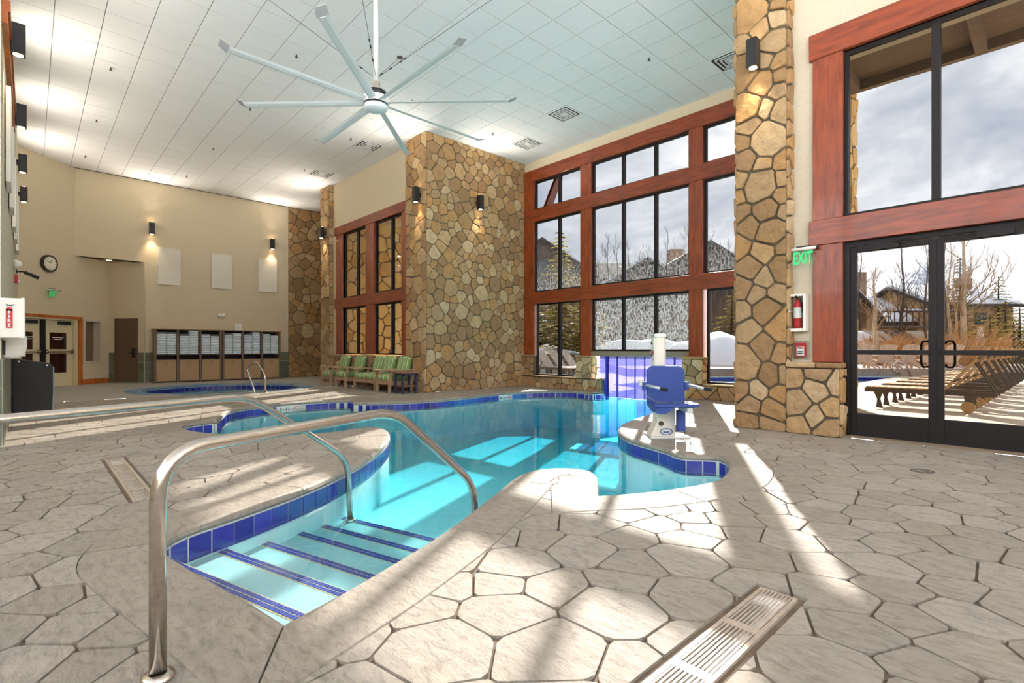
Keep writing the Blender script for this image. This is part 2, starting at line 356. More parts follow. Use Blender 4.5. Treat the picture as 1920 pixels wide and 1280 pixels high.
def stone_face(parent, o, u, v, n, W, Hh, rmin, rmax, gap=.014, depth=.035, seed=1, mat=None, bias=1.5, name='stone'):
    """stones laid on the plane o + u*s + v*t, proud along n; each is its own mesh, the smallest past 300 on one wall are joined"""
    rng = random.Random(seed); o, u, v, n = Vector(o), Vector(u), Vector(v), Vector(n); hand = u.cross(v).dot(n) > 0; rest = MB()
    ar = lambda P: abs(sum(P[i][0] * P[(i + 1) % len(P)][1] - P[(i + 1) % len(P)][0] * P[i][1] for i in range(len(P)))) / 2
    for poly in sorted(cells(0, 0, W, Hh, rmin, rmax, gap, rng, bias=bias), key=ar, reverse=True):
        q = []
        for p in poly:
            if not q or math.hypot(p[0] - q[-1][0], p[1] - q[-1][1]) > .02: q.append(p)
        if len(q) < 3: continue
        poly = []
        for i, p in enumerate(rounded(q, .11)):          # worn corners, edges bowed a little inwards
            poly.append(p)
        m = len(poly); cx, cy = sum(p[0] for p in poly) / m, sum(p[1] for p in poly) / m
        d = depth * rng.uniform(.5, 1.3); tx, ty = rng.uniform(-.07, .07), rng.uniform(-.07, .07); mb = MB(); wob = [1 - rng.random() ** 2 * .06 for _ in poly]
        for sc_, dd in ((1.0, 0.0), (.99, d * .75), (.945, d)):
            for p, wv in zip(poly, wob):
                s_, t_ = cx + (p[0] - cx) * sc_ * wv, cy + (p[1] - cy) * sc_ * wv
                mb.v.append(tuple(u * (s_ - cx) + v * (t_ - cy) + n * (dd + (tx * (s_ - cx) + ty * (t_ - cy) + rng.uniform(-.003, .003) if dd else 0))))
        mb.v.append(tuple(n * (d * rng.uniform(1.0, 1.2))))
        for a in range(2):
            for i in range(m):
                f_ = (a * m + i, a * m + (i + 1) % m, (a + 1) * m + (i + 1) % m, (a + 1) * m + i); mb.f.append(f_ if hand else f_[::-1])
        for i in range(m):
            f_ = (2 * m + i, 2 * m + (i + 1) % m, 3 * m); mb.f.append(f_ if hand else f_[::-1])
        c = o + u * cx + v * cy; k = STONE_COUNT.get(parent.name, 0)
        if k < 300: mb.build(name, mat or stone_m, parent, loc=tuple(c)); STONE_COUNT[parent.name] = k + 1
        else: b = len(rest.v); rest.v += [tuple(Vector(p) + c) for p in mb.v]; rest.f += [tuple(i + b for i in f_) for f_ in mb.f]
    if rest.v: rest.build('stones', mat or stone_m, parent)['kind'] = 'stuff'
# ================================================================== the room
XA, XS, XB = 7.47, 7.29, 10.77            # main wall, face of the stone piers, bay window wall
CZ = 6.60                                  # ceiling
YT = 20.44                                 # far wall with the towels
YC = 10.89                                 # chimney face
XL = -0.235                                # left wall
YL = 8.2                                   # where the left wall begins
Q = math.sqrt(.5)

# ---- walls (plaster)
mb = MB()
mb.box(XA, -6, 0, XA + .3, -.36, CZ).box(XA, -.36, 4.85, XA + .3, 3.13, CZ).box(XA, 1.83, 0, XA + .3, 3.13, 4.85).box(XA, -.36, 0, XA + .3, .03, 4.85)
wall_right = struct('wall_right', mb, plaster_light, 'pale plaster wall around the glass double doors', 'wall')
mb = MB().box(XA + .3, 2.85, 0, XB + .28, 3.13, CZ).box(XB, 3.13, 6.33, XB + .28, 10.9, CZ).box(XB, 3.13, -.3, XB + .28, 5.62, .30).box(XB, 8.02, -.3, XB + .28, 10.9, .30).box(XB, 2.85, 0, XB + .28, 3.13, CZ)
wall_bay = struct('wall_bay', mb, plaster, 'beige plaster header above the tall bay window', 'wall')
mb = MB().box(XA, 11.83, 0, XA + .12, 12.31, CZ).box(XA, 15.96, 0, XA + .12, 17.37, CZ).box(XA, 12.31, 4.86, XA + .12, 15.96, CZ).box(XA, 12.31, 0, XA + .12, 15.96, .90)
wall_side = struct('wall_side', mb, plaster, 'beige plaster wall around the window behind the green chairs', 'wall')
mb = MB().box(2.71, YT, 0, 7.32, YT + .3, CZ).box(1.0, YT, 3.94, 2.71, YT + .3, CZ)
wall_back = struct('wall_back', mb, plaster, 'beige far wall behind the towel shelves', 'wall')
c0 = Vector((1.0, YT, 0)); dA = Vector((-Q, -Q, 0)); nA = Vector((Q, -Q, 0))         # angled wall, s grows to the left
def ang(s, off=0.0, z=0.0): return c0 + dA * s + nA * off + Vector((0, 0, z))
def abox(mb, s0, s1, o0, o1, z0, z1):
    return mb.prism([tuple(ang(s1, o0))[:2], tuple(ang(s1, o1))[:2], tuple(ang(s0, o1))[:2], tuple(ang(s0, o0))[:2]], z0, z1)
mb = MB(); abox(mb, -.10, 1.9, -.3, 0, 2.06, CZ); abox(mb, -1.29, -.10, -.3, 0, 1.99, 3.94); abox(mb, -1.29, -.91, -.3, 0, 0, 1.99); abox(mb, -.91, -.32, -.3, 0, 0, .70); abox(mb, -.32, -.10, -.3, 0, 0, 1.99); abox(mb, 1.76, 1.9, -.3, 0, 0, 2.06); abox(mb, -1.4, 2.0, -.42, -.30, -.1, 2.3)  # last box added behind the doors to stop light leaking in
wall_angled = struct('wall_angled', mb, plaster, 'angled beige wall with the clock and double doors', 'wall')
k0 = Vector((1.911, 21.35, 0)); k1 = Vector((2.71, YT, 0)); dK = (k1 - k0).normalized(); nK = Vector((-dK.y, dK.x, 0)) * -1
if nK.y > 0: nK = -nK
def kbox(mb, s0, s1, o0, o1, z0, z1):
    P = lambda s, o: tuple(k0 + dK * s + nK * o)[:2]
    return mb.prism([P(s0, o0), P(s0, o1), P(s1, o1), P(s1, o0)], z0, z1)
mb = MB(); kbox(mb, -.3, 1.25, -.3, 0, 0, 3.94)
wall_alcove = struct('wall_alcove', mb, plaster, 'shaded alcove wall around the narrow brown door', 'wall')
mb = MB().prism([(1.0, YT + .02), (2.71, YT + .02), (2.2, 21.6), (1.8, 21.6)], 3.94, 4.06)
ceiling_alcove = struct('ceiling_alcove', mb, plaster, 'small soffit over the alcove with the brown door', 'soffit')
MB().lathe([(.0, 0), (.07, 0), (.075, .012), (.0, .012)], (1.85, 20.75, 3.925), 14).build('recessed_light', M('lamp_warm', (255, 226, 170), emit=3.0), ceiling_alcove)
mb = MB().box(XL - .3, YL, 0, XL, 19.35, CZ).box(-5.0, YL, 0, XL - .3, YL + .3, CZ)
wall_left = struct('wall_left', mb, plaster_light, 'pale wall at the left edge with sconces and white panels', 'wall')
mb = MB().box(-5.3, -6, 0, -5.0, YL + .3, 3.0).box(-5.3, -6, 6.3, -5.0, YL + .3, CZ)
for y in (-6, -2.4, 1.2, 4.8, 8.2): mb.box(-5.3, y - .1, 3.0, -5.0, y + .1, 6.3)
mb.box(-5.3, -6.3, 0, XA + .3, -6, 2.0).box(-5.3, -6.3, 6.3, XA + .3, -6, CZ)
for x in (-5.15, -2.0, 1.2, 4.4, 7.6): mb.box(x - .1, -6.3, 2.0, x + .1, -6, 6.3)
wall_rear = struct('wall_rear', mb, plaster_light, 'unseen wall behind the viewpoint with openings added for daylight', 'wall')  # the high openings are added to brighten the room

# ---- stone-faced walls
def core(name, mb, label): return struct(name, mb, mortar, label, 'stone wall')
chim = core('wall_chimney', MB().box(XS, YC, 0, XB + .3, 11.83, CZ), 'wide stone chimney wall between the two timber windows')
stone_face(chim, (XS, YC, 0), (1, 0, 0), (0, 0, 1), (0, -1, 0), XB - XS, CZ, .095, .23, seed=11, depth=.03)
stone_face(chim, (XS, YC, 0), (0, 1, 0), (0, 0, 1), (-1, 0, 0), .94, CZ, .13, .26, seed=12, depth=.03)
colm = core('wall_column', MB().box(XS, 2.44, 0, XA, 3.10, CZ), 'tall stone pier between the bay window and glass doors')
stone_face(colm, (XS, 2.44, 0), (0, 1, 0), (0, 0, 1), (-1, 0, 0), .66, CZ, .10, .25, seed=21, gap=.02, bias=1.1)
stone_face(colm, (XS, 2.44, 0), (1, 0, 0), (0, 0, 1), (0, -1, 0), .18, CZ, .10, .18, seed=22, gap=.02)
stone_face(colm, (XS, 3.10, 0), (1, 0, 0), (0, 0, 1), (0, 1, 0), .18, CZ, .12, .18, seed=23, gap=.02)
knee = core('wall_knee', MB().box(XS, 1.83, 0, XA, 2.44, .87), 'low stone wall under the fire extinguisher beside the doors')
stone_face(knee, (XS, 1.83, 0), (0, 1, 0), (0, 0, 1), (-1, 0, 0), .61, .85, .10, .22, seed=31, gap=.022, bias=1.0)
stone_face(knee, (XS, 1.83, 0), (1, 0, 0), (0, 0, 1), (0, -1, 0), .18, .85, .09, .16, seed=32, gap=.025)
for y0, y1 in ((1.80, 2.08), (2.09, 2.44)): MB().box(XS - .05, y0, .86, XA, y1, .925).build('cap_stone', stone_m, knee, bev=.015)
pil = core('wall_pilaster', MB().box(7.33, 16.73, 0, XA + .3, 17.37, CZ), 'slim stone pilaster beyond the chair window')
stone_face(pil, (7.33, 16.73, 0), (0, 1, 0), (0, 0, 1), (-1, 0, 0), .64, CZ, .13, .25, seed=41)
stone_face(pil, (7.33, 16.73, 0), (1, 0, 0), (0, 0, 1), (0, -1, 0), .14, CZ, .12, .18, seed=42)
spn = core('wall_stone_end', MB().box(7.32, YT - .03, 0, 9.3, YT + .3, CZ), 'stone end panel at the right of the towel shelves')
stone_face(spn, (7.32, YT - .03, 0), (1, 0, 0), (0, 0, 1), (0, -1, 0), 1.6, CZ, .13, .27, seed=51)
mb = MB().box(9.0, 17.85, 0, 9.3, YT + .3, CZ).box(XA + .3, 17.6, 0, 9.3, 17.85, CZ)
struct('wall_recess', mb, plaster, 'plaster wall closing the recess past the pilaster', 'wall')
# bay knee walls and pillar bases
bay = core('wall_bay_base', MB().box(10.66, 7.98, -.3, XB + .1, YC, .31).box(10.66, 10.42, .3, XB + .1, YC, .88).box(10.62, 8.28, .3, XB + .1, 8.76, .88).box(10.66, 3.13, -.3, XB + .1, 5.64, .31).box(10.62, 5.24, .3, XB + .1, 5.72, .88), 'low stone base and pillars under the tall bay window')
def sfx(x, y0, y1, z0, z1, seed, r0=.09, r1=.17): stone_face(bay, (x, y0, z0), (0, 1, 0), (0, 0, 1), (-1, 0, 0), y1 - y0, z1 - z0, r0, r1, seed=seed, gap=.016, depth=.03)
sfx(10.66, 7.98, YC, 0, .30, 61, .10, .2); sfx(10.66, 10.42, YC, .33, .87, 62); sfx(10.62, 8.28, 8.76, .33, .87, 63); sfx(10.66, 3.13, 5.68, 0, .30, 64, .12, .22); sfx(10.62, 5.24, 5.72, .33, .87, 65)
for y, z in ((8.28, .3), (5.24, .3)): stone_face(bay, (10.62, y, z), (1, 0, 0), (0, 0, 1), (0, -1, 0), .15, .57, .08, .13, seed=66 + int(y), gap=.02)
for a in ((10.60, 10.40, .88, 10.8, YC, .93), (10.57, 8.25, .88, 10.8, 8.79, .93), (10.57, 5.21, .88, 10.8, 5.75, .93), (10.58, 8.78, .31, 10.8, 10.41, .345), (10.58, 3.13, .31, 10.8, 5.23, .345), (10.58, 7.9, .31, 10.8, 8.27, .345)):
    MB().box(*a).build('cap_stone', stone_m, bay, bev=.012)
# the yellow stone wing seen through the chair window, and the outside corner pier
wing = core('wall_outside_wing', MB().box(7.8, 17.5, -.1, 11.1, 17.9, 7.5), 'ochre stone wing outside the chair window')
stone_y = M('field_stone_ochre', (214, 176, 112), (190, 146, 80), scale=8, detail=8, rough=.85, bump=.01, bscale=12, rnd=[(222, 186, 118), (206, 164, 92), (226, 200, 150), (198, 152, 84), (214, 180, 120)], rndmix=.7, spec=.2)
stone_face(wing, (7.8, 17.5, 0), (1, 0, 0), (0, 0, 1), (0, -1, 0), 3.3, 6.6, .18, .34, seed=71, gap=.022, depth=.05, mat=stone_y)
pier = core('wall_outside_pier', MB().box(XB + .28, 2.62, -.1, 11.5, 3.2, 6.5), 'stone pier outside at the corner of the bay')
stone_face(pier, (XB + .28, 2.62, 0), (1, 0, 0), (0, 0, 1), (0, -1, 0), .45, 6.4, .12, .24, seed=73, gap=.03, mat=stone_y)

# ---- tile wainscot
wt = M('slate_tile', (112, 112, 92), (92, 94, 78), scale=7, detail=8, rough=.5, bump=.003, rnd=[(116, 116, 96), (104, 106, 88), (96, 98, 84), (120, 118, 102)], rndmix=.6)
wain = tag(MB().box(XL, YL - .012, 0, XL + .012, 12.0, .985).box(XL - .8, YL - .012, 0, XL, YL, .985).build('wainscot', grout), 'slate tile wainscot at the foot of the left wall', 'wainscot', kind='structure')
for z in (0, .328, .656):
    for i in range(9): MB().box(XL + .012, YL + .005 + i * .41, z + .004, XL + .024, YL + .405 + i * .41, z + .324).build('tile', wt, wain)
    for i in range(2): MB().box(XL + .012 - (i + 1) * .4, YL - .024, z + .004, XL + .006 - i * .4, YL - .012, z + .324).build('tile', wt, wain)
wain2 = tag(MB().box(2.72, YT - .012, 0, 7.32, YT, .985).build('wainscot', grout), 'slate tile wainscot on the far wall beside the towel shelves', 'wainscot', kind='structure')
for z in (0, .328, .656):
    for i in range(12): MB().box(2.725 + i * .383, YT - .022, z + .004, 2.725 + i * .383 + .378, YT - .012, z + .324).build('tile', wt, wain2)
mb = MB(); kbox(mb, .0, .22, 0, .012, 0, .985); kbox(mb, 1.02, 1.24, 0, .012, 0, .985)
wain3 = tag(mb.build('wainscot', grout), 'slate tile wainscot on both sides of the narrow brown door', 'wainscot', kind='structure')
for z in (0, .328, .656):
    for s0, s1 in ((.005, .215), (1.025, 1.235)): mb = MB(); kbox(mb, s0, s1, .012, .022, z + .004, z + .324); mb.build('tile', wt, wain3)
mb = MB(); abox(mb, -1.29, -.26, 0, .02, 0, .16); struct('baseboard_angled', mb, wood_or, 'orange wood baseboard right of the cream double doors', 'baseboard')

# ---- ceiling
ceiling = struct('ceiling', MB().box(-5.3, -6.3, CZ + .02, XB + .3, 21.7, CZ + .3), ceil_gap, 'white suspended tile ceiling', 'ceiling')
G = .608
vents = {}
VENT = [(696, 270), (606, 324), (1069, 208), (996, 266), (1368, 104)]
for p in VENT:
    q = gp(p[0], p[1], CZ); vents[(math.floor((q.x - .293) / G), math.floor((q.y - 11.23) / G))] = 1
tm = MB().box(.006, .006, 0, G - .006, G - .006, .022).mesh('tile'); tm.materials.append(ceil_m)
tl = []
for i in range(-9, 18):
    for j in range(-28, 17):
        x, y = .293 + i * G, 11.23 + j * G
        cx, cy = x + G / 2, y + G / 2
        inside = (-5.1 < cx < XB + .2 and 3.0 < cy < 11.0) or (-5.1 < cx < XA + .2 and -6 < cy < YT + .2) or (cx < 9.1 and 17.3 < cy < YT + .2)
        if cx < XL - .25 and cy > YL + .3: inside = False
        if cx < 1.2 and cy - cx > YT - .75: inside = False
        if not inside or (i, j) in vents: continue
        pr = proj((cx, cy, CZ)); vis = pr[2] > .3 and -60 < pr[0] < 1980 and -60 < pr[1] < 660
        tl.append((0 if vis else 1, pr[2], x, y))
tl.sort()
rest = MB()
for k, (nv, t, x, y) in enumerate(tl):
    if k < 300 and not nv: link('tile', tm, ceiling, (x, y, CZ - .002))
    else: rest.box(x + .006, y + .006, CZ - .002, x + G - .006, y + G - .006, CZ + .02)
o = rest.build('tiles', ceil_m, ceiling); o['kind'] = 'stuff'
vent_dark = M('vent_dark', (28, 28, 30), rough=.8)
vl = ['square ceiling vent over the green chairs nearest the chimney', 'square ceiling vent farthest from the viewpoint', 'square ceiling vent above the middle of the bay window', 'square ceiling vent beside the top right of the chimney', 'square ceiling vent partly hidden by the tall stone pier']
for (i, j), lb in zip(vents, vl):
    x, y = .293 + i * G, 11.23 + j * G
    t = thing('ceiling_vent', lb, 'vent', (x + G / 2, y + G / 2, CZ - .002), group='ceiling vents')
    MB().box(-.3, -.3, .0, .3, .3, .02).build('backing', vent_dark, t)
    h = .3
    for k, hh in enumerate((.30, .225, .155, .09)):
        mb = MB(); w_ = .026
        for (a0, b0, a1, b1) in ((-hh, -hh, hh, -hh + w_), (-hh, hh - w_, hh, hh), (-hh, -hh + w_, -hh + w_, hh - w_), (hh - w_, -hh + w_, hh, hh - w_)): mb.box(a0, b0, -.012 - .004 * (k > 0), a1, b1, 0)
        mb.build('louver', white_paint, t)
    MB().box(-.05, -.05, -.014, .05, .05, 0).build('louver', white_paint, t)
spr_m = M('sprinkler_brass', (90, 84, 78), rough=.4, metal=.6)
proto = None
for px, py, lb in ((208, 126, 'nearest the left wall'), (181, 224, 'second along the left row'), (160, 291, 'over the angled wall'), (350, 329, 'near the far wall corner'), (556, 102, 'left of the ceiling fan'), (469, 202, 'beyond the left fan blade'), (773, 187, 'just right of the fan hub'), (658, 258, 'beside the vent near the chimney'), (571, 317, 'beside the farthest vent'), (924, 249, 'above the chimney top'), (1217, 108, 'over the bay window side'), (400, 277, 'midway to the far wall')):
    q = gp(px, py, CZ)
    if proto is None:
        t = proto = thing('sprinkler_head', 'small ceiling sprinkler ' + lb, 'sprinkler', (q.x, q.y, CZ - .002), group='ceiling sprinklers')
        MB().lathe([(.035, -.004), (.035, 0)], n=12).build('escutcheon', white_paint, t)
        MB().lathe([(.012, -.05), (.012, -.004)], n=8).lathe([(.028, -.056), (.028, -.05)], n=10).build('head', spr_m, t)
    else: dup(proto, (q.x, q.y, CZ - .002), 0, 'small ceiling sprinkler ' + lb)

# ---- timber windows
def seg(name, mat, parent, *b, bev=.006): return MB().box(*b).build(name, mat, parent, bev=bev)
def sash(win, X, y0, y1, z0, z1, mulls, pm, fr=.045, d0=.03, d1=.10):
    """dark metal frame, its mullions and one pane for each light"""
    f = MB().box(X + d0, y0, z0, X + d1, y0 + fr, z1).box(X + d0, y1 - fr, z0, X + d1, y1, z1).box(X + d0, y0 + fr, z0, X + d1, y1 - fr, z0 + fr).box(X + d0, y0 + fr, z1 - fr, X + d1, y1 - fr, z1).build('sash', bronze, win)
    mulls = sorted(mulls); ys = [y0 + fr] + list(mulls) + [y1 - fr]
    for m in mulls: MB().box(X + d0 - .01, m - .04, z0 + fr, X + d1, m + .04, z1 - fr).build('mullion', bronze, f)
    for i in range(len(ys) - 1):
        a = ys[i] + (.04 if i else 0); b = ys[i + 1] - (.04 if i < len(ys) - 2 else 0)
        MB().box(X + .06, a, z0 + fr, X + .066, b, z1 - fr).build('pane', pm, f)
win1 = thing('window_1', 'red timber window above the glass double doors', 'window', (0, 0, 0), kind='structure')
seg('head_beam', wood_h, win1, XA - .06, -.35, 4.85, XA + .06, 2.21, 5.18)
seg('transom_beam', wood_h, win1, XA - .06, -.35, 2.44, XA + .06, 2.21, 2.76)
for y0, y1 in ((1.83, 2.17), (-.31, .03)):
    seg('post', wood, win1, XA - .045, y0, 2.76, XA + .06, y1, 4.85); seg('post', wood, win1, XA - .045, y0, .93, XA + .06, y1, 2.44)
sash(win1, XA, .03, 1.83, 2.76, 4.85, (.93,), pane)
win2 = thing('window_2', 'tall red timber bay window looking onto snow and trees', 'window', (0, 0, 0), kind='structure')
for z0, z1, nm in ((5.99, 6.33, 'head_beam'), (4.81, 5.16, 'transom_beam'), (2.41, 2.75, 'transom_beam')): seg(nm, wood_h, win2, XB - .06, 3.13, z0, XB + .14, YC - .02, z1)
for y0, y1 in ((10.47, YC - .02), (8.36, 8.72), (5.29, 5.62), (3.13, 3.54)):
    for z0, z1 in ((5.16, 5.99), (2.75, 4.81), (.93, 2.41)): seg('post', wood, win2, XB - .045, y0, z0, XB + .14, y1, z1)
seg('sill_beam', M('sill_taupe', (136, 116, 96), rough=.6), win2, XB - .05, 5.62, .915, XB + .1, 8.36, 1.045)
for y0, y1, mu in ((8.72, 10.47, (9.52,)), (5.62, 8.36, (7.405, 6.495)), (3.54, 5.29, (4.41,))):
    sash(win2, XB, y0, y1, 5.16, 5.99, mu, pane); sash(win2, XB, y0, y1, 2.75, 4.81, mu, pane_damp)
sash(win2, XB, 5.62, 8.36, 1.045, 2.41, (7.405, 6.495), pane_wet)
sash(win2, XB, 8.76, 10.42, .34, 2.41, (9.52,), pane); sash(win2, XB, 3.54, 5.24, .34, 2.41, (4.41,), pane)
win3 = thing('window_3', 'red timber window behind the row of green chairs', 'window', (0, 0, 0), kind='structure')
seg('head_beam', wood_h, win3, XA - .06, 11.9, 4.86, XA + .06, 16.53, 5.13); seg('transom_beam', wood_h, win3, XA - .06, 11.9, 2.43, XA + .06, 16.53, 2.75)
for y0, y1 in ((11.94, 12.31), (13.87, 14.37), (15.96, 16.42)):
    for z0, z1 in ((2.75, 4.86), (.93, 2.43)): seg('post', wood, win3, XA - .045, y0, z0, XA + .06, y1, z1)
for y0, y1, mu in ((12.31, 13.87, (12.92,)), (14.37, 15.96, (15.02,))):
    sash(win3, XA, y0, y1, 2.75, 4.86, mu, pane); sash(win3, XA, y0, y1, .93, 2.43, mu, pane)
sb = tag(MB().box(XA - .12, 11.86, 0, XA, 16.73, .86).build('wall_chair_base', mortar), 'low stone base behind the row of green chairs', 'stone wall', kind='structure')
stone_face(sb, (XA - .12, 11.86, 0), (0, 1, 0), (0, 0, 1), (-1, 0, 0), 4.85, .85, .13, .24, seed=75)
for i in range(6): MB().box(XA - .17, 11.87 + i * .81, .86, XA + .02, 11.87 + i * .81 + .79, .925).build('cap_stone', stone_m, sb, bev=.012)
tr = struct('trim_1', MB().box(XL, 6.0 + 2.3, 4.86, XL + .055, 12.4, 5.0).box(XL, 8.3, 5.0, XL + .075, 12.4, 5.13), wood_or, 'orange wood trim high on the left wall', 'trim')

# ---- glass double doors
d1 = thing('door_1', 'dark bronze glass double doors to the patio', 'door', (0, 0, 0), kind='structure')
MB().box(XA + .01, 1.77, 0, XA + .13, 1.83, 2.44).box(XA + .01, .03, 0, XA + .13, .09, 2.44).box(XA + .01, .09, 2.37, XA + .13, 1.77, 2.44).build('door_frame', bronze, d1, bev=.004)
MB().box(XA - .03, .03, -.005, XA + .05, 1.83, .022).build('threshold', M('threshold_tan', (126, 108, 88), rough=.7), d1)
for y0, y1, hs in ((.931, 1.768, 1), (.092, .929, -1)):
    lf = MB().box(XA + .04, y0, .01, XA + .09, y0 + .07, 2.365).box(XA + .04, y1 - .07, .01, XA + .09, y1, 2.365).box(XA + .04, y0 + .07, .01, XA + .09, y1 - .07, .30).box(XA + .04, y0 + .07, 2.30, XA + .09, y1 - .07, 2.365).build('door_leaf', bronze, d1, bev=.004)
    MB().box(XA + .063, y0 + .07, .30, XA + .069, y1 - .07, 2.30).build('pane', pane, lf)
    MB().box(XA + .0, y0 + .05, 1.03, XA + .035, y1 - .05, 1.085).build('push_bar', bronze, lf, bev=.004)
    hy = (y0 + .06) if hs > 0 else (y1 - .06); s_ = hs
    MB().tube([(XA + .12, hy + .0, 1.16), (XA + .16, hy + .03 * s_, 1.19), (XA + .16, hy + .07 * s_, 1.19), (XA + .16, hy + .09 * s_, 1.15), (XA + .16, hy + .09 * s_, .93), (XA + .16, hy + .07 * s_, .89), (XA + .16, hy + .03 * s_, .89), (XA + .12, hy, .92)], .013, 8).build('pull_handle', bronze, lf, smooth=True)
    MB().box(XA - .02, (y1 - .5) if hs > 0 else (y0 + .2), 2.31, XA + .04, (y1 - .2) if hs > 0 else (y0 + .5), 2.37).bar((XA - .01, (y1 - .45) if hs > 0 else y0 + .45, 2.375), (XA - .05, (y1 - .62) if hs > 0 else y0 + .62, 2.38), .03, .008).build('door_closer', bronze, lf)
# cream double doors on the angled wall
cream = M('cream_paint', (222, 208, 170), rough=.5)
d2 = thing('door_2', 'cream double doors with push bars below the clock', 'door', (0, 0, 0), kind='structure')
mb = MB(); abox(mb, -.24, -.12, -.02, .04, 0, 2.0); abox(mb, -.24, 1.76, -.02, .04, 2.0, 2.08); mb.build('door_casing', wood_or, d2, bev=.004)
mb = MB(); abox(mb, -.12, -.03, -.2, -.0, 0, 2.0); abox(mb, -.03, 1.76, -.2, 0, 1.95, 2.0); mb.build('door_frame', cream, d2)
mb = MB(); abox(mb, .935, 1.01, -.14, .0, 0, 1.95); mb.build('center_post', black_m, d2)
dark_glass = M('dark_glass', (38, 24, 20), (70, 34, 26), scale=5, rough=.06, spec=.8)
for s0, s1 in ((-.02, .92), (1.03, 1.74)):
    mb = MB()
    for a, b, c, d in ((s0, s0 + .19, 0, 1.94), (s1 - .19, s1, 0, 1.94), (s0 + .19, s1 - .19, 0, .40), (s0 + .19, s1 - .19, .97, 1.09), (s0 + .19, s1 - .19, 1.58, 1.94)): abox(mb, a, b, -.14, -.09, c, d)
    lf = mb.build('door_leaf', cream, d2)
    for c, d in ((.40, .97), (1.09, 1.58)): mb = MB(); abox(mb, s0 + .19, s1 - .19, -.12, -.11, c, d); mb.build('pane', dark_glass, lf)
    mb = MB(); mb.tube([ang(s0 + .04, -.03, 1.02), ang(s1 - .04, -.03, 1.02)], .028, 8); abox(mb, s0 + .03, s0 + .09, -.1, -.02, .96, 1.09); abox(mb, s1 - .09, s1 - .03, -.1, -.02, .96, 1.09); mb.build('push_bar', steel, lf, smooth=False)
    mb = MB(); abox(mb, s0 + .12, s0 + .5, -.09, -.02, 1.82, 1.91); mb.build('door_closer', black_m, lf)
    mb = MB()
    for wz, ws in ((1.44, (.05, .03, .06, .04, .05, .03, .05)), (1.385, (.04, .05, .03, .06, .05))):
        cs = (s0 + s1) / 2 - sum(ws) / 2 - .008 * len(ws) / 2
        for w_ in ws: abox(mb, cs, cs + w_, -.106, -.104, wz - .012, wz + .012); cs += w_ + .008
    o = mb.build('lettering', white_paint, lf); o['kind'] = 'stuff'
# interior side light right of the cream doors
w4 = thing('window_4', 'small framed side window right of the cream double doors', 'window', (0, 0, 0), kind='structure')
mb = MB()
for a, b, c, d in ((-.36, -.30, .66, 2.02), (-.95, -.89, .66, 2.02), (-.89, -.36, .66, .72), (-.89, -.36, 1.96, 2.02)): abox(mb, a, b, -.02, .03, c, d)
mb.build('casing', plaster_light, w4, bev=.006)
mb = MB(); abox(mb, -.89, -.36, -.2, -.19, .72, 1.96); mb.build('pane', M('shade_brown', (128, 106, 84), rough=.3), w4)
mb = MB(); abox(mb, -.89, -.36, -.18, .0, .70, .725); mb.build('sill', wood_or, w4)
# narrow brown door in the alcove
brown = M('brown_paint', (104, 84, 66), rough=.45)
d3 = thing('door_3', 'narrow brown door with black lever in the alcove', 'door', (0, 0, 0), kind='structure')
mb = MB(); kbox(mb, .22, .26, 0, .04, 0, 2.1); kbox(mb, .98, 1.02, 0, .04, 0, 2.1); kbox(mb, .22, 1.02, 0, .04, 2.06, 2.1); mb.build('door_frame', brown, d3)
mb = MB(); kbox(mb, .265, .975, .0, .02, .01, 2.055); lf = mb.build('door_leaf', brown, d3)
mb = MB(); kbox(mb, .83, .94, .02, .035, .82, 1.12); lv = k0 + dK * .885 + nK * .05; lv2 = k0 + dK * .73 + nK * .06; mb.tube([(lv.x, lv.y, .96), (lv2.x, lv2.y, .96)], .014, 6); mb.build('lever_handle', black_m, lf)
for z in (.3, 1.05, 1.85): mb = MB(); kbox(mb, .255, .275, .02, .03, z - .05, z + .05); mb.build('hinge', steel, lf)
# ================================================================== pool
PX = [(319, 998), (456, 955), (582, 910), (655, 877), (700, 850), (724, 829), (731, 815), (722, 804), (700, 800), (668, 803), (640, 808), (590, 813), (540, 816), (470, 817), (410, 814), (365, 809), (345, 804), (336, 799), (346, 795), (375, 790), (406, 787, 1), (423, 771, 1), (450, 764), (532, 755), (600, 750.5), (662, 749, 1), (664, 754, 1), (727, 753), (800, 750), (867, 744), (937, 736), (1000, 732), (1075, 731.5), (1126, 733.5, 1)]
PR = [(1226, 774), (1175, 790), (1159, 802), (1163, 812), (1185, 823), (1226, 834), (1250, 840), (1277, 852), (1343, 853), (1360, 858), (1369, 865), (1371, 875), (1366, 885), (1354, 896), (1327, 906), (1268, 916), (1194, 925), (1119, 930, 1), (1118, 912), (1118, 894), (1113, 886), (1098, 881), (1060, 877), (1013, 879), (983, 887), (963, 897), (947, 912), (908, 942), (833, 999), (719, 1068), (644, 1111), (534, 1169, 1), (430, 1109), (330, 1052), (297, 1030)]
raw = [(tuple(gp(p[0], p[1])[:2]), len(p) > 2) for p in PX]
a_ = gp(1126, 733.5)
raw += [((XB - .02, a_.y if a_.y < 8.0 else 7.95), True), ((XB + .6, 7.95), True), ((XB + .6, 5.68), True), ((XB - .02, 5.68), True)]
raw[len(PX) - 1] = ((10.35, 8.0), True)
raw[len(PX)] = ((XB - .05, 7.95), True)
raw += [(tuple(gp(p[0], p[1])[:2]), len(p) > 2) for p in PR]
def smooth(pts, it=2):
    for _ in range(it):
        out = []; n = len(pts)
        for i in range(n):
            (p, s) = pts[i]
            if s: out.append((p, True)); continue
            a, b = pts[i - 1][0], pts[(i + 1) % n][0]
            out.append(((p[0] * .75 + a[0] * .25, p[1] * .75 + a[1] * .25), False)); out.append(((p[0] * .75 + b[0] * .25, p[1] * .75 + b[1] * .25), False))
        pts = out
    return pts
